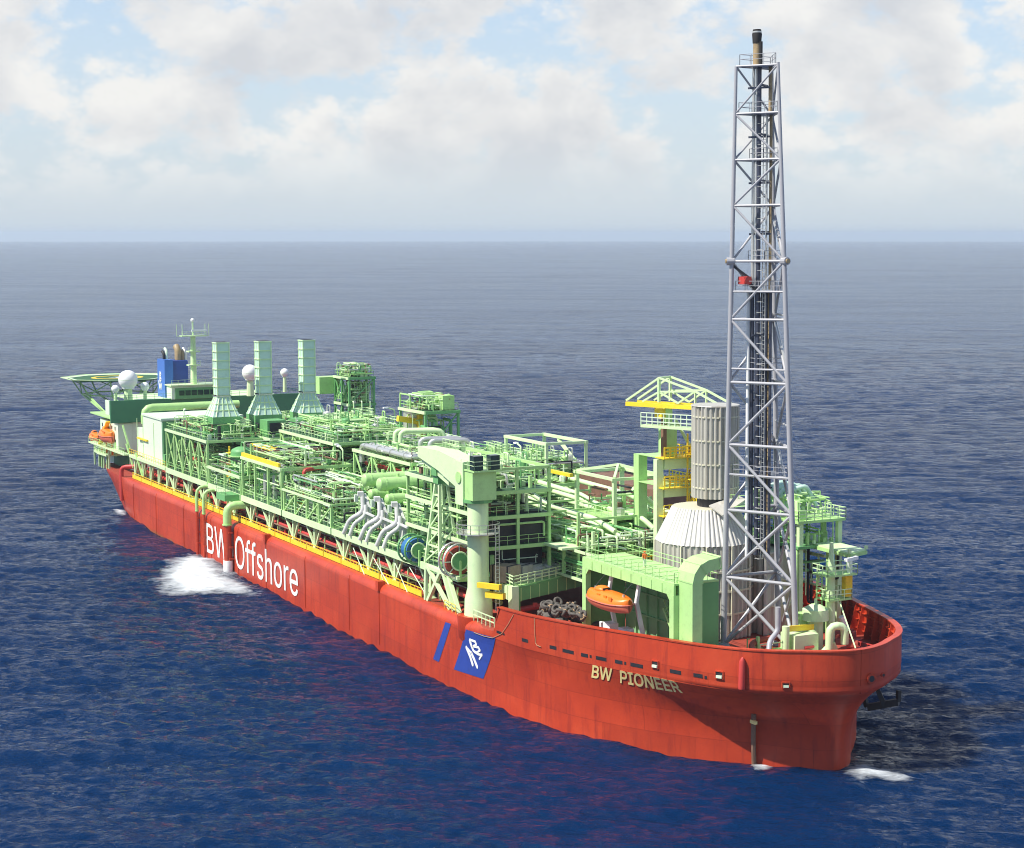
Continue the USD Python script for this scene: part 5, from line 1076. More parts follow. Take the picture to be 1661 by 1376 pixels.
# radomes
def radome(label, px, py, x, rpx):
    c = at(px, py, x=x); r = rpx / 7.9; t = Thing('radome', label, 'radome', (c[0], c[1], c[2] - r - 1.6), 'white radomes aft')
    t.part('dome', M().sphere(c, r, 3), 'white_paint', smooth=True); t.part('pedestal', M().frustum(c - V(0, 0, r + 3.2), r * .5, c - V(0, 0, r * .8), r * .4, 10), 'pale_mint_paint'); t.part('base_ring', M().frustum(c - V(0, 0, r * .95), r * .62, c - V(0, 0, r * .72), r * .7, 12), 'white_paint')
    t.part('seam_ring', M().tube([c - V(0, 0, .05), c + V(0, 0, .05)], r * 1.012, 24), 'cream_paint')
radome('largest white radome, in front of the helicopter deck', 207.5, 616, -219, 15.3); radome('small white radome left of the largest one', 187, 631, -219, 6.3); radome('small white radome right of the largest one', 235, 627, -219, 7); radome('big white radome half hidden by the middle exhaust stack', 405.5, 604.5, -214, 13); radome('small white radome between the middle and right exhaust stacks', 461.5, 604.5, -214, 6.8)

# ---------------------------------------------------------------- the starboard pedestal crane
CX_, CY_ = -49.6, -18.7
pc = Thing('pedestal_crane', 'big pale green deck crane on a thick column, its boom lying aft', 'crane', (CX_, CY_, D))
pc.part('pedestal', M().tube([(CX_, CY_, D - .3), (CX_, CY_, D + 2.2), (CX_, CY_, D + 3.6), (CX_, CY_, 22.6)], [1.75, 1.65, 1.3, 1.27], 24), 'pale_mint_paint', smooth=50)
pc.part('hull_fairing', M().tube([(CX_, CY_ - .7, D + .2), (CX_, CY_ - .9, D - 2.2), (CX_, CY_ - .2, D - 4.6)], [1.95, 1.6, .3], 16), 'hull_red', smooth=50)
zc = 19.0; ringp = [V(CX_ + 2.6 * math.cos(a), CY_ + 2.6 * math.sin(a), zc) for a in np.linspace(0, 2 * math.pi, 17)]
cp = pc.part('ring_platform', M().tube([(CX_, CY_, zc - .12), (CX_, CY_, zc)], 2.6, 16), 'stainless'); cp.part('railing', rail_line(ringp, 1.1, 1.1, .04), 'stainless')
pc.part('slew_ring', M().tube([(CX_, CY_, 22.6), (CX_, CY_, 23.0)], 1.75, 20), 'green_paint')
pc.part('king_house', M().box2((CX_ - 2.0, CY_ - 1.5, 23.0), (CX_ + 1.8, CY_ + 1.6, 26.4)), 'mint_paint'); pc.part('king_side_plate', M().box2((CX_ - 2.6, CY_ - 1.75, 22.2), (CX_ - .4, CY_ - 1.52, 27.4)), 'pale_mint_paint')
pc.part('top_platform', M().box2((CX_ - 1.2, CY_ - 1.6, 26.42), (CX_ + 2.4, CY_ + 2.0, 26.6)), 'mint_paint').part('railing', rail_line([(CX_ - 1.2, CY_ - 1.6, 26.6), (CX_ + 2.4, CY_ - 1.6, 26.6), (CX_ + 2.4, CY_ + 2, 26.6)]), 'pale_mint_paint')
for dy in (-.9, 1.3): pc.part('control_cabinet', M().box((CX_ + 1.6, CY_ + dy, 27.5), (1.2, 1.2, 1.7)), 'glass_dark')
bt = at(692, 738, y=-17.6)
def boom_box(a, b, h0, h1, w):
    d = (b - a) / np.linalg.norm(b - a); s = np.cross(d, V(0, 0, 1)); s /= np.linalg.norm(s); u = V(0, 0, 1); r = []
    for p, h in ((a, h0), (b, h1)): r.append([p - s * w / 2 - u * h / 2, p + s * w / 2 - u * h / 2, p + s * w / 2 + u * h / 2, p - s * w / 2 + u * h / 2, p - s * w / 2 - u * h / 2])
    m = M().add(*grid_faces(np.array(r))); m.quad(*r[0][:4]); m.quad(*r[1][:4]); return m
ba = V(CX_ - 1.5, CY_ - .1, 25.5); bm = V(CX_ - 9.0, CY_ + .4, 26.6); be = V(bt[0], bt[1], bt[2] + .5)
pc.part('main_boom', boom_box(ba, bm, 3.6, 2.6, 2.6), 'pale_mint_paint'); pc.part('main_boom', boom_box(bm, be, 2.6, 1.3, 2.4), 'pale_mint_paint')
pc.part('folding_jib', boom_box(V(be[0], be[1] + .1, be[2] - .9), V(CX_ - 7, CY_ + .2, 24.6), .9, 1.6, 1.5), 'pale_mint_paint')
pc.part('luffing_cylinder', M().tube([V(CX_ - 1.8, CY_ - .3, 23.4), V(CX_ - 7.2, CY_ + .2, 26.4)], .34, 10), 'pale_mint_paint', smooth=50); pc.part('boom_hinge', M().tube([ba + V(0, -1.8, 0), ba + V(0, 1.8, 0)], .7, 14), 'mint_paint')
pc.part('boom_walkway', rail_line([bm + V(0, 1.4, 1.3), be + V(2, 1.4, .7)], 1.0, 1.4), 'pale_mint_paint')
lad = M()
for o in (-.25, .25): lad.beam((CX_ + 2.4, CY_ + 1.4 + o, D + 1), (CX_ + 2.4, CY_ + 1.4 + o, zc + 1), .09)
for z in np.arange(D + 1, zc + 1, .45): lad.beam((CX_ + 2.4, CY_ + 1.15, z), (CX_ + 2.4, CY_ + 1.65, z), .06)
pc.part('ladder', lad, 'stainless'); pc.part('yellow_bumper', M().box((CX_ + 3.4, CY_ - .2, D + 4.3), (3.2, .6, .6), .5).box((CX_ + 3.8, CY_ + .4, D + 3.2), (2.6, .6, .7), .5), 'safety_yellow')
pc.part('foot_railing', rail_line([(CX_ + 1.8, -20.2, D), (CX_ + 7.4, -20.2, D)], 1.3, 1.2, .06), 'pale_mint_paint')
br = Thing('boom_rest', 'pale green lattice trestle holding up the crane boom', 'trestle', (-63, -18.4, 13.2))
tx, ty, tzp = float(at(716, 790, y=-18)[0]), -18.0, 23.6
for sx in (-1, 1):
    for sy in (-1, 1):
        br.part('leg', M().beam((tx + sx * 2.2, ty + sy * 1.3, 13.2), (tx + sx * .55, ty + sy * .5, tzp), .34), 'pale_mint_paint')
for z0_, z1_ in ((13.4, 15.6), (15.6, 17.8), (17.8, 20), (20, 22)):
    w = lambda z: 2.2 - 1.65 * (z - 13.2) / (tzp - 13.2); v = lambda z: 1.3 - .8 * (z - 13.2) / (tzp - 13.2)
    br.part('brace', M().beam((tx - w(z0_), ty - v(z0_), z0_), (tx + w(z1_), ty - v(z1_), z1_), .18).beam((tx + w(z0_), ty - v(z0_), z0_), (tx + w(z0_), ty + v(z0_), z0_), .18), 'pale_mint_paint'); br.part('tie', M().beam((tx - w(z1_), ty - v(z1_), z1_), (tx + w(z1_), ty - v(z1_), z1_), .2).beam((tx + w(z0_), ty - v(z0_), z0_), (tx + w(z1_), ty + v(z1_), z1_), .16), 'pale_mint_paint')
br.part('saddle', M().box((tx, ty, tzp + .6), (1.5, 1.6, 1.4)).box((tx, ty - .9, tzp + 1.6), (1.5, .3, 1.4)).box((tx, ty + .9, tzp + 1.6), (1.5, .3, 1.4)), 'green_paint')
low_ = Thing('crane_support_trestle', 'pale green crossed struts on the deck edge just left of the crane column', 'trestle', (-58, -19.6, D))
for xa, xb in ((-62.6, -62.4), (-62.4, -55.0), (-57.6, -54.0), (-58.2, -61.8), (-56.2, -52.4)): low_.part('strut', M().beam((xa, -19.7, 13.0), (xb, -19.9, D), .42), 'pale_mint_paint')
low_.part('cross_tie', M().beam((-62, -19.7, 12.9), (-53, -19.7, 12.9), .4), 'pale_mint_paint')

# hose reels
def reel(label, c, r, w, core, rim, spin):
    t = Thing('hose_reel', label, 'reel', (c[0], c[1], c[2] - r)); d = V(math.cos(spin), math.sin(spin), 0); e = V(-d[1], d[0], 0)
    def torus(cc, R, rr): return M().tube([cc + R * (math.cos(a) * e + math.sin(a) * V(0, 0, 1)) for a in np.linspace(0, 2 * math.pi, 29)], rr, 6, False)
    for s in (-1, 1):
        cc = c + d * s * w / 2; fl = t.part('flange', torus(cc, r, .14), rim)
        for a in np.arange(8) * math.pi / 4: fl.part('spoke', M().beam(cc, cc + r * (math.cos(a) * e + math.sin(a) * V(0, 0, 1)), .12), rim)
        fl.part('hub', M().tube([cc - d * .15, cc + d * .25], r * .52, 18), 'green_paint'); fl.part('hub_ring', torus(cc + d * s * .2, r * .52, .12), 'pale_mint_paint')
    t.part('hose', M().tube([c - d * w * .45, c + d * w * .45], r * .82, 22), core); t.part('stand', M().beam(c + d * w * .7, c + d * w * .7 - V(0, 0, r * 1.1), .25).beam(c - d * w * .7, c - d * w * .7 - V(0, 0, r * 1.1), .25).beam(c - d * w * .75, c + d * w * .75, .2), 'mint_paint')
reel('blue and green hose reel at the deck edge near the white arms', at(672, 891, y=-19.6), 1.8, 2.2, 'hose_blue', 'green_paint', .0)
reel('dark red hose reel with pale green hub beside the crane column', at(741, 909, y=-19.3), 2.1, 1.4, 'deck_red', 'stainless', .0)
# white folded loading arms
def loading_arm(label, px, dx):
    p = at(px - 14, 845, y=-18.4); t = Thing('loading_arm', label, 'loading arm', (p[0], -18.4, 13.2), 'white arms at the starboard deck edge'); x = p[0]
    t.part('upright_plate', M().plate([(x - .1, -17.4, 13.3), (x + 1.7, -17.4, 13.3), (x + 1.1, -17.5, 17.0), (x - .9, -17.5, 19.0), (x - 1.6, -17.5, 18.7)], (0, 1, 0), .35), 'arm_grey')
    t.part('bent_arm', M().pipe([(x - .2, -17.9, 18.6), (x + .3, -18.0, 16.6), (x - 2.0, -19.2, 15.2), (x - 2.9, -19.7, 13.2)], .34, 8), 'arm_grey', smooth=50)
    t.part('bent_arm', M().pipe([(x + .9, -17.9, 17.6), (x + 1.2, -18.0, 16.2), (x - .4, -19.2, 14.8), (x - .6, -19.7, 13.2)], .3, 8), 'arm_grey', smooth=50)
    t.part('head', M().box((x - 1.2, -17.8, 18.9), (1.3, .8, .6), -.3), 'arm_grey'); t.part('hook_block', M().box((x - 2.1, -18.1, 18.2), (.4, .5, 1.0)), 'cream_paint')
    t.part('tie_bar', M().beam((x + .3, -18.0, 16.6), (x + 3.6 + dx, -18.0, 16.4), .26), 'arm_grey')
loading_arm('white folded loading arm, leftmost of the three at the deck edge', 598, .8); loading_arm('white folded loading arm, middle one of the three at the deck edge', 625, 1.5); loading_arm('white folded loading arm nearest the blue hose reel', 653, 0)
# yellow hoist beams
for lab, px, py, x in (('yellow hoist beam beside the slim tower module amidships', 661, 682, -121), ):
    a, b = at(645, 679, x=x), at(677, 684, x=x); t = Thing('hoist_beam', lab, 'hoist', a); t.part('beam', M().beam(a, b, .9, .9), 'safety_yellow'); t.part('end_frame', M().box(b + V(.3, .3, -.9), (.8, .8, 4.2)), 'safety_yellow'); t.part('post', M().beam(b + V(0, .5, -3), (b[0], b[1] + .5, 18), .35), 'mint_paint')

# ---------------------------------------------------------------- laydown deck with cargo
ldk = Thing('laydown_deck', 'green box girder laydown deck with railing, between the crane and the lifeboat shelter', 'platform', (-48, -10, 12.6))
P0, P1 = at(833, 952, z=12.8), at(945, 926, z=12.8); P0b, P1b = P0 + V(-9, 2, 0), P1 + V(-9, 2, 0); P0c = at(803, 937, z=12.8)
ldk.part('deck_plate', M().plate([p - V(0, 0, .2) for p in (P0, P1, P1b, P0c)], (0, 0, 1), .18), 'mint_paint')
dn = (P1 - P0) / np.linalg.norm(P1 - P0); ldk.part('front_girder', M().beam(P0 - V(0, 0, 1.0), P1 - V(0, 0, 1.0), .4, 1.7), 'green_paint'); ldk.part('side_girder', M().beam(P0 - V(0, 0, 1.0), P0c - V(0, 0, 1.0), .38, 1.68), 'pale_mint_paint')
ldk.part('railing', rail_line([P0c, P0, P1], 1.2, 1.3, .07, (.35, .7)), 'pale_mint_paint'); ldk.part('corner_post', M().box(P0 - V(0, 0, 1.6), (1.0, .9, 3.4)), 'pale_mint_paint'); ldk.part('support_post', M().beam(P0 - V(.3, -.6, 1.8), P0 - V(.3, -.6, 4.2), .6), 'green_paint')
for k in range(7):
    u = .1 + k * .13; ldk.part('stiffener', M().beam(P0 + (P1 - P0) * u - V(0, 0, .3) + V(.22, -.1, 0), P0 + (P1 - P0) * u - V(0, 0, 1.9) + V(.22, -.1, 0), .14), 'mint_paint')
def inside(u, v): return P0 + (P1 - P0) * u + (P0c - P0) * v
for k, (u, v, s, mt, lab) in enumerate(((.03, .55, (3.0, 2.2, 2.0), 'tan_cargo', 'tan boxed crate at the left corner of the laydown deck'), (.2, .6, (3.4, 2.2, 1.7), 'clad_metal', 'grey wrapped crate second from the left on the laydown deck'), (.36, .6, (3.0, 2.0, 1.5), 'stainless', 'light grey crate in the middle of the laydown deck'))):
    c = inside(u, v); t = Thing('cargo_crate', lab, 'crate', c); t.part('box', M().box(c + V(0, 0, s[2] / 2), s, .5), mt)
    for e in (-.35, .35): t.part('strap', M().box(c + V(s[0] * e * .88, s[0] * e * .48, s[2] / 2 + .02), (.18, s[1] * 1.03, s[2] * 1.02), .5), 'dark_steel')
bag = None; ORD = ('first', 'second', 'third', 'fourth', 'fifth')
for k in range(9):
    c = inside(.46 + (k % 5) * .12, .35 + .4 * (k // 5)); 
    if bag is None:
        bag = Thing('cargo_bundle', 'grey wrapped bundle, first from the left in the outer row on the laydown deck', 'cargo', c, 'wrapped bundles on the laydown deck'); bag.part('wrapped_load', M().box(c + V(0, 0, .55), (1.6, 1.5, 1.0), .5), 'stainless'); bag.part('sheet_fold', M().sphere(c + V(0, 0, 1.05), .7, 1, (1.1, 1, .35)), 'clad_metal'); bag.part('pallet', M().box(c + V(0, 0, .06), (1.8, 1.7, .1), .5), 'tan_cargo')
    else: copy_of(bag, c, f'grey wrapped bundle, {ORD[k % 5]} from the left in the {("outer", "inner")[k // 5]} row on the laydown deck', yaw=.3 * R_.random())
# tyre fenders behind the bulwark
tyre = None; spots = []
for k in range(46): spots.append((R_.uniform(878, 946), R_.uniform(968, 1002)))
for k, (px, py) in enumerate(spots):
    p = at(px, py + .0, y=-13.2 + R_.uniform(-1.4, 1.4)); p = V(p[0], p[1], min(p[2], 11.4))
    if tyre is None:
        tyre = Thing('tyre_fender', 'worn black tyre in the heap of fenders behind the bulwark', 'tyre', p, 'tyres heaped behind the bulwark')
        tyre.part('tread', M().tube([p + .46 * V(math.cos(a), math.sin(a), 0) for a in np.linspace(0, 2 * math.pi, 17)], .17, 8, False), 'rubber', smooth=60); tyre.part('rope_loop', M().tube([p + V(.46 + .21 * math.cos(a), 0, .21 * math.sin(a)) for a in np.linspace(0, 2 * math.pi, 9)], .06, 5, False), 'rope')
    else:
        pr = copy_of(tyre, p, 'worn black tyre in the heap of fenders behind the bulwark')
        mm = Gf.Matrix4d(1).SetRotate(Gf.Rotation(Gf.Vec3d(*R_.normal(0, 1, 2), 0), float(R_.uniform(0, 75)))) * Gf.Matrix4d(1).SetTranslate(Gf.Vec3d(*map(float, p))) * TRIM
        UsdGeom.Xformable(pr).ClearXformOpOrder(); UsdGeom.Xformable(pr).MakeMatrixXform().Set(mm)
fp = Thing('fender_pile_base', 'dark heap of netting and rubber under the tyres behind the bulwark', 'netting', (-33, -13, D)); m = M()
for _ in range(24): m.sphere((R_.uniform(-42, -34.5), R_.uniform(-14.5, -10), R_.uniform(D, 10.4)), R_.uniform(.6, 1.1), 1, (1.2, 1, .6))
fp.part('netting', m, 'rubber', kind='stuff')
rb = Thing('red_deck_pipe', 'long red pipe with small crane lying across the deck below the laydown deck', 'pipe', (-42, -12, 9.5)); rb.part('pipe', M().tube([at(830, 988, y=-15), at(850, 988, y=-14), at(895, 980, y=-10)], .35, 8), 'pipe_red', smooth=50); rb.part('valve_wheel', M().tube([at(868, 984, y=-13), at(868, 978, y=-13)], .3, 8), 'pipe_red')

# ---------------------------------------------------------------- turret access tower and its gantry crane
ga = Thing('turret_access_tower', 'pale green portal tower with yellow stairs and railings beside the grey drum', 'tower', (-40, 1, D))
gx = -40.0; cl = at(1068, 745, x=gx); gcy = float(cl[1]); gzt = float(cl[2])
ga.part('front_column', M().box2((gx - .4, gcy - .45, D), (gx + .4, gcy + .45, gzt)), 'pale_mint_paint'); ga.part('rear_column', M().box2((gx - 6.8, gcy + .6, D), (gx - 5.6, gcy + 1.8, gzt)), 'mint_paint')
for py in (752, 797):
    z = float(at(1095, py, x=gx)[2]); ga.part('portal_beam', M().box2((gx - .5, gcy + .57, z - .6), (gx + .5, gcy + 4.6, z + .6)), 'pale_mint_paint'); ga.part('landing', M().box2((gx - 5.5, gcy + .57, z + .62), (gx + .6, gcy + 4.6, z + .74)), 'mint_paint').part('railing', rail_line([(gx + .5, gcy + .6, z + .74), (gx + .5, gcy + 4.6, z + .74), (gx - 5, gcy + 4.6, z + .74)], 1.2, .8, .06, (.33, .66)), 'safety_yellow')
for py in (742, 790, 835):
    z = float(at(1090, py, x=gx)[2]); ga.part('yellow_platform', M().box2((gx - .4, gcy - .2, z), (gx + 1.6, gcy + 4.4, z + .12)), 'safety_yellow').part('railing', rail_line([(gx + 1.5, gcy - .1, z + .1), (gx + 1.5, gcy + 4.3, z + .1)], 1.3, .7, .06, (.33, .66)), 'safety_yellow')
sy = gcy + 4.0; stw = M(); z0_ = float(at(1120, 812, x=gx)[2]); z1_ = float(at(1120, 715, x=gx)[2]); nf = 5
for k in range(nf):
    za, zb = z0_ + (z1_ - z0_) * k / nf, z0_ + (z1_ - z0_) * (k + 1) / nf; a, b = (V(gx + 1.2, sy - .4, za), V(gx + 1.2, sy + 1.0, zb)) if k % 2 == 0 else (V(gx + 1.2, sy + 1.0, za), V(gx + 1.2, sy - .4, zb))
    f = M()
    for o in (0, .9): f.beam(a + V(o, 0, 0), b + V(o, 0, 0), .12, .25); f.beam(a + V(o, 0, 1.0), b + V(o, 0, 1.0), .08); f.beam(a + V(o, 0, 0), a + V(o, 0, 1), .08); f.beam(b + V(o, 0, 0), b + V(o, 0, 1), .08)
    for j in range(7): f.box(a + (b - a) * (j + .5) / 7 + V(.45, 0, 0), (.9, .28, .06))
    fl = ga.part('stair_flight', f, 'safety_yellow'); fl.part('landing', M().box(b + V(.45, 0, -.05), (1.4, 1.2, .1)), 'safety_yellow')
for o in ((.1, -.6), (.1, 1.2), (2.2, -.6), (2.2, 1.2)): ga.part('stair_post', M().beam((gx + 1 + o[0], sy + o[1], D + 5), (gx + 1 + o[0], sy + o[1], z1_ + 1), .16), 'safety_yellow')
ga.part('crane_post', M().box2((gx - 2.6, gcy + 1.6, gzt - 1), (gx - 1.0, gcy + 3.2, float(at(1090, 690, x=gx)[2]))), 'mint_paint'); ga.part('crane_brace', M().beam((gx - 1.6, gcy + 3.4, gzt + 4.4), (gx + .3, gcy + 5.6, gzt - .8), .35), 'pale_mint_paint'); ga.part('caged_ladder', M().box((gx - .4, gcy + 1.0, gzt + 2.6), (.5, .5, 7.0)), 'rust_brown')
ga.part('yellow_ring_rail', rail_line([V(-31 + 8.6 * math.cos(a), 1 + 8.6 * math.sin(a), 14.8) for a in np.linspace(2.9, 4.2, 7)], 1.3, .9, .07, (.33, .66)), 'safety_yellow')
gc = Thing('gantry_crane', 'yellow railed gantry crane with pale green triangular truss on top of the access tower', 'crane', (gx, gcy, gzt + 7))
zg = float(at(1085, 657, x=gx)[2]); A, B = at(1016, 655, z=zg), at(1153, 663, z=zg); d = (B - A) / np.linalg.norm(B - A); s = V(-d[1], d[0], 0)
for o in (0, 2.4): gc.part('runway_beam', M().beam(A + s * o, B + s * o, .4, .5), 'safety_yellow')
pkk = A + d * np.linalg.norm(B - A) * .395 + V(0, 0, float(at(1069, 613, x=gx)[2]) - zg); fe = A + d * np.linalg.norm(B - A) * .82
for o in (0, 2.4):
    q = s * o; pk2 = pkk + q; kn = fe + q + V(0, 0, 1.9)
    gc.part('truss_tie', M().beam(A + q + V(0, 0, .4), pk2, .22), 'pale_mint_paint'); gc.part('truss_tie', M().beam(pk2, kn, .22).beam(kn, B + d * 1.4 + q + V(0, 0, .4), .22), 'pale_mint_paint'); gc.part('king_post', M().beam(pk2, V(pk2[0], pk2[1], zg + .4), .3), 'pale_mint_paint')
    mid1 = pk2 * .5 + V(pk2[0], pk2[1], zg) * .5; gc.part('truss_web', M().beam(mid1, kn, .2).beam(mid1, A + d * np.linalg.norm(B - A) * .2 + q + V(0, 0, .4), .2).beam(mid1, A + d * np.linalg.norm(B - A) * .62 + q + V(0, 0, .4), .2).beam(kn, A + d * np.linalg.norm(B - A) * .62 + q + V(0, 0, .4), .2).beam(kn, fe + q + V(0, 0, .4), .2), 'pale_mint_paint')
gc.part('peak_tie', M().beam(pkk, pkk + s * 2.4, .22), 'pale_mint_paint')
w0 = A + d * np.linalg.norm(B - A) * .26 - V(0, 0, 2.4); w1 = B + d * .8 - V(0, 0, 2.4)
gc.part('walkway', M().beam(w0 - s * .8, w1 - s * .8, 1.4, .3), 'pale_mint_paint').part('railing', rail_line([w0 - s * 1.4 + V(0, 0, .1), w1 - s * 1.4 + V(0, 0, .1)], 1.5, .8, .06, (.33, .66)), 'cream_paint')
gc.part('trolley', M().box(A + d * 4.5 + s * 1.2 - V(0, 0, 1.0), (1.6, 1.4, 1.2)), 'safety_yellow'); gc.part('hanger', M().beam(A + d * 5.2 + s * 1.2, A + d * 5.2 + s * 1.2 - V(0, 0, 2.2), .9, .6), 'mint_paint')

# ---------------------------------------------------------------- forward port structures
pp = Thing('port_pipe_platform', 'bright green raised platform of pipes and railings at the port bow', 'platform', (-24, 13, D))
z_ = float(at(1330, 838, y=13)[2]); pa, pb_ = at(1292, 836, y=13), at(1375, 846, y=13); x0_, x1_ = -34.0, -22.5
pp.part('deck_plate', M().box2((x0_, 8.4, z_ - .3), (x1_, 15.0, z_)), 'mint_paint'); pp.part('railing', rail_line([(x0_, 8.4, z_), (x1_, 8.4, z_), (x1_, 15.0, z_), (x0_, 15.0, z_), (x0_, 8.4, z_)], 1.2, 1.1, .05, (.33, .66)), 'pale_mint_paint')
for x in (x0_ + .5, x1_ - .5):
    for y in (9.0, 14.4): pp.part('post', M().beam((x, y, D), (x, y, z_ - .3), .55), 'pale_mint_paint')
pp.part('lower_deck', M().box2((x0_, 8.4, z_ - 3.2), (x1_, 15.0, z_ - 2.9)), 'green_paint'); small_bits(pp, ((x0_, 8.4, z_), (x1_, 15.0, z_ + 2.6)), 46, ('pale_mint_paint', 'mint_paint')); small_bits(pp, ((x0_, 8.4, z_ - 2.9), (x1_, 15.0, z_ - .4)), 30, ('mint_paint', 'green_paint')); small_bits(pp, ((x0_, 8.4, D), (x1_, 15.0, z_ - 3.2)), 60, ('mint_paint', 'green_paint', 'dark_steel', 'pale_mint_paint'))
for k in range(5): pp.part('gooseneck', M().pipe([(-31.5 + k * 1.1, 10, z_), (-31.5 + k * 1.1, 10, z_ + 2.8), (-31.2 + k * 1.1, 12.5, z_ + 3.4), (-31.2 + k * 1.1, 14, z_ + 1)], .26, 8), 'stack_paint', smooth=50)
cn = Thing('canopy_plate', 'flat pale green landing plate jutting out over the port bow', 'platform', (-24, 15, 17))
zc_ = float(at(1360, 882, y=13.5)[2]); q = [at(*p, z=zc_) for p in ((1320, 882), (1378, 897), (1405, 891), (1348, 877))]
cn.part('plate', M().plate([p - V(0, 0, .2) for p in q], (0, 0, 1), .2), 'pale_mint_paint'); cn.part('lip_beam', M().beam(q[0] - V(0, 0, .35), q[1] - V(0, 0, .35), .3, .4).beam(q[1] - V(0, 0, .35), q[2] - V(0, 0, .35), .3, .4), 'mint_paint')
c_ = (q[0] * .7 + q[2] * .3); cn.part('post', M().beam((c_[0], c_[1], D), (c_[0], c_[1], zc_ - .2), .5), 'mint_paint')
for p in q: cn.part('lug', M().box(p + V(0, 0, .2), (.3, .3, .4)), 'pale_mint_paint')
fm = Thing('foremast', 'pale green foremast with ladder and two platforms at the bow', 'mast', at(1347, 1052, z=9.2)); b = fm.base
zt1, zt2, ztt = (float(at(1347, y, x=b[0])[2]) for y in (972, 932, 880))
fm.part('post', M().tube([b, V(b[0], b[1], zt2), V(b[0], b[1], ztt)], [.5, .42, .2], 12), 'pale_mint_paint', smooth=50)
for z, w in ((zt1, 2.0), (zt2, 2.6)): fm.part('platform', M().box((b[0] - .2, b[1] + .6, z), (w * 1.1, w * 1.5, .2)), 'mint_paint').part('railing', rail_line([V(b[0] - .2 + i * w * .55, b[1] + .6 + j * w * .75, z) for i, j in ((-1, -1), (1, -1), (1, 1), (-1, 1), (-1, -1))], 1.1, .9, .05), 'pale_mint_paint')
for o in (-.35, .35): fm.part('ladder_rail', M().beam((b[0] - .9, b[1] - .9 + o, 9), (b[0] - .9, b[1] - .9 + o, zt2), .12), 'mint_paint')
fm.part('ladder_rungs', (lambda m: [m.beam((b[0] - .9, b[1] - 1.25, z), (b[0] - .9, b[1] - .55, z), .07) for z in np.arange(9.3, zt2, .45)] and m)(M()), 'mint_paint')
fm.part('radar_scanner', M().box((b[0] + .6, b[1] + 2.2, zt2 + 1.6), (.4, 2.4, .35), .4), 'white_paint').part('scanner_post', M().beam((b[0] + .6, b[1] + 2.0, zt2), (b[0] + .6, b[1] + 2.0, zt2 + 1.4), .4), 'white_paint')
fm.part('yellow_lamp_frame', M().box((b[0] + .3, b[1] + 1.9, zt1 + 1.4), (.7, .9, 2.4)), 'safety_yellow'); fm.part('stay', M().tube([V(b[0], b[1] + 1.0, zt1), at(1388, 1052, z=11)], .08, 6), 'pale_mint_paint'); fm.part('white_cylinder', M().tube([at(1365, 1000, x=b[0]), at(1374, 1022, x=b[0])], .35, 8), 'white_paint')
vt = Thing('mushroom_vent', 'pale green mushroom topped vent trunk at the bow', 'vent', at(1322, 1052, z=9.4)); b = vt.base
zv = float(at(1320, 985, x=b[0])[2]); vt.part('trunk', M().tube([b, V(b[0], b[1], zv)], .85, 16), 'pale_mint_paint', smooth=50); vt.part('cap', M().tube([V(b[0], b[1], zv - 1.4), V(b[0], b[1], zv - .2), V(b[0], b[1], zv + .3)], [1.45, 1.4, .5], 18), 'pale_mint_paint', smooth=50); vt.part('spindle', M().beam((b[0], b[1], zv), (b[0], b[1], zv + .9), .2), 'pale_mint_paint'); vt.part('louvre_box', M().box((b[0] - 1.2, b[1] - 1.0, 11.2), (1.2, 1.2, 4)), 'mint_paint')
gn = Thing('gooseneck_vent', 'pale green gooseneck vent pipe nearest the bow rail', 'vent', at(1345, 1058, z=10)); b = gn.base; zn = float(at(1345, 1016, x=b[0])[2])
gn.part('pipe', M().pipe([b - V(0, 0, 1), V(b[0], b[1], zn), V(b[0] + .4, b[1] + 1.7, zn), V(b[0] + .4, b[1] + 1.7, zn - 2.0)], .42, 10, 1.3), 'pale_mint_paint', smooth=50)
wn = Thing('anchor_windlass', 'pale green windlass house with yellow jib at the bow rail', 'winch', at(1292, 1058, z=10)); b = wn.base
wn.part('house', M().box(b + V(-.6, .8, 0.6), (2.6, 3.0, 2.6)), 'pale_mint_paint'); wn.part('jib_post', M().tube([b + V(0, -1.4, -1), b + V(0, -1.4, 2.9)], .4, 10), 'pale_mint_paint', smooth=50); wn.part('yellow_jib', M().beam(b + V(0, -1.3, 2.6), b + V(-1.2, 3.0, 2.2), .25, .6), 'safety_yellow'); wn.part('sloped_chute', M().plate([b + V(.8, 1.6, -.6), b + V(.8, 3.8, 1.0), b + V(.8, 4.2, .2), b + V(.8, 2.6, -.8)], (1, 0, 0), .8), 'pale_mint_paint'); wn.part('drum', M().tube([b + V(-2, -.4, .3), b + V(-2, 1.8, .3)], .7, 12), 'deck_red')
wn.part('lever_post', M().beam(b + V(-2.2, -3.4, -1), b + V(-2.2, -3.4, 1.6), .3), 'mint_paint'); small_bits(wn, (tuple(b + V(-5, -4.5, -1.2)), tuple(b + V(1, 3, 1.2))), 24, ('mint_paint', 'pale_mint_paint', 'pipe_red', 'safety_yellow'))
hs = Thing('red_hose', 'thick red hose curling over the deck at the foot of the tower', 'hose', at(1250, 1050, z=10)); hs.part('hose', M().tube(fillet([at(1222, 1058, z=10.6), at(1219, 1046, z=10.8), at(1228, 1040, z=11), at(1262, 1033, z=11), at(1268, 1042, z=10.2)], 1.2, 6), .34, 8), 'deck_red', smooth=60)
wd = Thing('mooring_winches', 'red mooring winches and bollards on the foredeck inside the port bulwark', 'winch', (-14, 8, D))
for x, y in ((-12, 7.5), (-15.5, 10), (-10, 4.5)):
    wd.part('drum', M().tube([(x - .9, y - 1, D + 1), (x + .3, y + 1, D + 1)], .75, 12), 'deck_red'); wd.part('frame', M().box((x, y, D + .4), (2.4, 2.8, .7), .4), 'pipe_red')
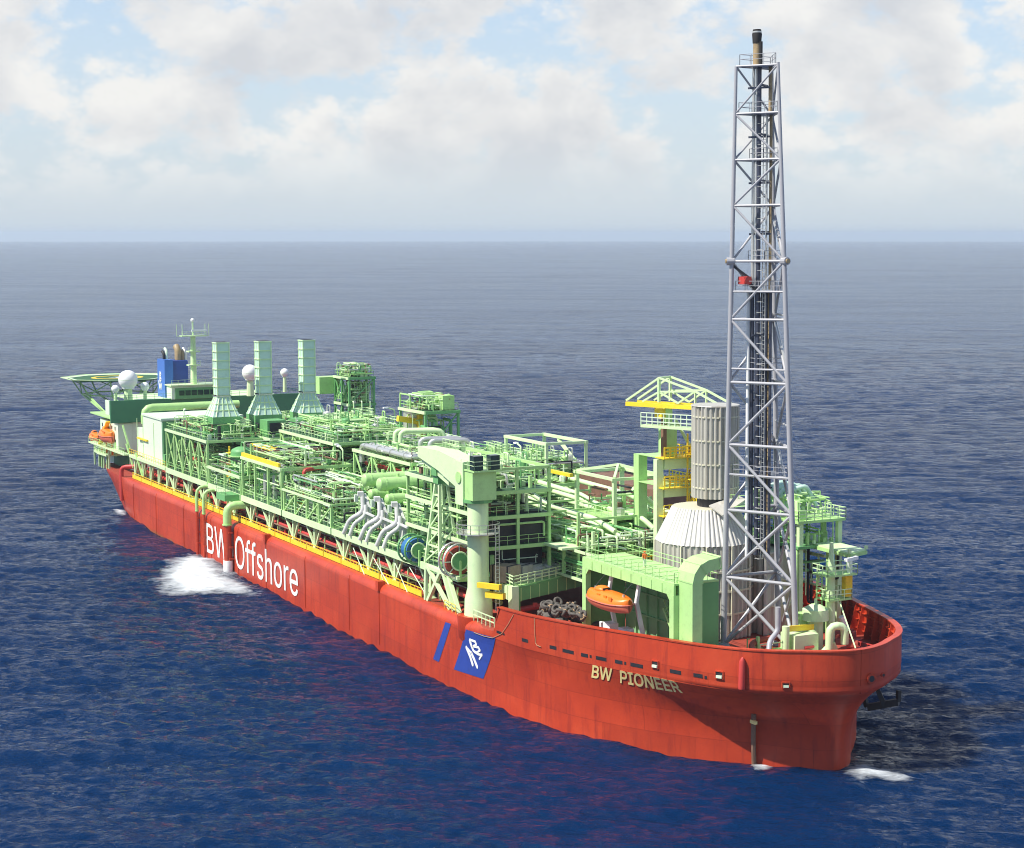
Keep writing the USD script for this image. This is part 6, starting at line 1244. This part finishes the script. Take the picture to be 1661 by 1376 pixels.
for x, y in ((-8, 6), (-9.5, 8), (-19, 13), (-6, 3)):
    for o in (-.5, .5): wd.part('bollard', M().tube([(x + o, y, D), (x + o, y, D + 1.1)], .3, 10), 'hull_red')
m = rail_line([(-16.5, 9, D), (-10, 9.5, D), (-7, 6, D)], 1.2, 1.1, .06); wd.part('railing', m, 'pipe_red')
# anchor under the port bow
an = Thing('anchor', 'black anchor hanging below the port bow', 'anchor', at(1435, 1140, y=7.5)); b = an.base
an.part('shank', M().beam(b + V(-.6, -.8, 1.9), b + V(0, 0, -.3), .4, .5), 'dark_steel'); an.part('crown', M().beam(b + V(-1.5, -1.0, -.7), b + V(1.0, 1.0, .2), .7), 'dark_steel'); an.part('fluke', M().beam(b + V(-1.6, -1.1, -.7), b + V(-1.9, -1.2, .6), .4), 'dark_steel'); an.part('fluke', M().beam(b + V(1.0, 1.0, .2), b + V(.9, 1.1, 1.4), .4), 'dark_steel')

# ---------------------------------------------------------------- floodlights on tall thin posts
lamp = None
PLACE = ('in front of the manifold roof', 'to the left of the grey lagged pipes', 'just left of the grey lagged pipe loops', 'over the row of horizontal exchangers', 'behind the crane boom tip', 'right of the slim tower module', 'below the slim tower module', 'left of the slim tower module', 'tall one left of the boom rest trestle', 'behind the leftmost white loading arm', 'left of the open portal frame', 'below the leftmost exhaust stack', 'at the corner of the truss walled module', 'below the gap between middle and right exhaust stacks', 'under the rightmost exhaust stack', 'right of the rightmost exhaust stack over the manifold roof', 'left of the roof frame over the sweeping pipes', 'at the foot of the roof frame', 'behind the boom near the loop pipes', 'right of the tall dark tower module')
for k, (px, py, y, h) in enumerate(((505, 730, -13, 3.2), (541, 724, -9, 2.2), (556, 730, -9, 1.8), (640, 735, -6, 3), (777, 738, 2, 3.4), (735, 700, 5, 4.4), (730, 715, 3, 3), (640, 665, 8, 2.5), (679, 830, -16, 9), (618, 815, -17, 3), (845, 725, 8, 3), (330, 690, -14, 2.4), (300, 690, -15, 2), (460, 690, -6, 3), (486, 690, -4, 2.6), (505, 705, -7, 3), (985, 860, 2, 3), (1020, 870, 0, 3), (700, 730, -5, 2.5), (590, 690, 6, 2.5))):
    top = at(px, py, y=y); p = V(top[0], y, top[2] - h); lab = 'lamp post with white floodlight ' + PLACE[k]
    if k == 0 or lamp is None:
        lamp = Thing('lamp_post', lab, 'lamp', p, 'lamp posts on the process modules'); lamp.part('post', M().pipe([p - V(0, 0, 1.5), p + V(0, 0, 3.2), p + V(-1.3, 0, 3.6)], .13, 6), 'pale_mint_paint'); lamp.part('floodlight', M().box(p + V(-1.6, 0, 3.62), (.9, .5, .22)), 'white_paint')
    else: copy_of(lamp, p - V(0, 0, max(0, 3.2 - h)), lab, yaw=float(R_.choice([0, 0, 1.57, 3.1])))

# ---------------------------------------------------------------- white water
LOOKS['foam'] = usdkit.material(stage, '/World/Looks/foam', {
    'g': ('geometry', {}), 'fm': ('mapping', {'mapping_type': 'texture', 'scale': (2.6, 0.8, 1.0), 'rotation': (0, 0, math.radians(65))}), 'at': ('attribute', {'attribute': 'cover'}), 'n': ('noise_texture', {'scale': .9, 'detail': 9.0, 'roughness': 0.78, 'distortion': 1.2}), 'n2': ('noise_texture', {'scale': .35, 'detail': 3.0}),
    's': ('math', {'math_type': 'add'}), 's2': ('math', {'math_type': 'multiply_add', 'value2': .6}), 'k': ('map_range', {'from_min': 1.02, 'from_max': 1.5, 'clamp': True}),
    'b': ('bump', {'strength': .8, 'distance': .5}), 'd': ('principled_bsdf', {'base_color': (.62, .66, .68), 'roughness': .9}), 't': ('transparent_bsdf', {}), 'x': ('mix_closure', {})},
    [('g.position', 'fm.vector'), ('fm.vector', 'n.vector'), ('g.position', 'n2.vector'), ('n2.fac', 's2.value1'), ('n.fac', 's2.value3'), ('s2.value', 's.value1'), ('at.fac', 's.value2'), ('s.value', 'k.value'), ('n.fac', 'b.height'), ('b.normal', 'd.normal'), ('k.result', 'x.fac'), ('t.BSDF', 'x.closure1'), ('d.BSDF', 'x.closure2')], surface='x.closure')
def sea_at(px, py):
    d = FW + RT * (px - 830.5) / FOC - UP * (py - 688) / FOC; return CAM - d * CAM[2] / d[2]
def foam(name, label, outline, power=1.4, rise=.12, step=.5, bias=0.0):
    """broken white water over an area given by its outline; its cover thins towards the edge"""
    poly = shapely.Polygon([sea_at(*p)[:2] for p in outline]); x0, y0, x1, y1 = poly.bounds
    X, Y = np.meshgrid(np.arange(x0, x1, step), np.arange(y0, y1, step), indexing='ij'); pts = shapely.points(X.ravel(), Y.ravel())
    ins = shapely.contains(poly, pts).reshape(X.shape); dist = shapely.distance(poly.boundary, pts).reshape(X.shape); dm = dist[ins].max() if ins.any() else 1
    c = np.where(ins, np.clip(dist / dm, 0, 1) ** power, 0); z = wave_height(X, Y) - ((X - CX) ** 2 + (Y - CY) ** 2) / (2 * 6.37e6) + rise + .5 * c * meshkit.fbm(np.stack([X * .7, Y * .7, X * 0], -1), 3)
    v, f = grid_faces(np.stack([X, Y, z], -1)); ok = ins.ravel(); f = f[ok[f].all(1)]; use = np.unique(f); new = np.zeros(len(v), int); new[use] = np.arange(len(use)); v, f, cv = v[use], new[f], c.ravel()[use]
    b = V(*poly.centroid.coords[0], 0); p = numbered('/World', name); m = usdkit.mesh(stage, p, (v - b, f), LOOKS['foam'], smooth=True); m.AddTranslateOp().Set(Gf.Vec3d(*b))
    UsdGeom.PrimvarsAPI(m).CreatePrimvar('cover', Sdf.ValueTypeNames.FloatArray, 'vertex').Set(Vt.FloatArray.FromNumpy((cv * bias).astype(np.float32)))
    tag(m.GetPrim(), label, 'foam', kind='stuff')
foam('white_water', 'bright patch of white foam where the overboard pipe pours into the sea', [(222, 950), (240, 925), (285, 900), (335, 898), (372, 910), (400, 932), (446, 968), (425, 980), (380, 976), (330, 974), (280, 978), (240, 968)], 1.1, .1, .4, 1.05)
foam('bow_foam', 'small white splash of foam at the foot of the stem', [(1340, 1262), (1372, 1246), (1402, 1243), (1432, 1250), (1462, 1258), (1515, 1272), (1480, 1284), (1430, 1282), (1400, 1286), (1365, 1280)], 1.0, .1, .2, .66)
foam('pipe_foam', 'thin ring of foam round the rusty pipe at the waterline near the bow', [(1212, 1250), (1225, 1247), (1245, 1250), (1264, 1258), (1250, 1264), (1225, 1262)], .8, .12, .2, .62)
foam('stern_foam', 'thin foam at the waterline of the stern', [(176, 829), (205, 829), (212, 838), (202, 843), (186, 840)], .8, .1, .3, .5)
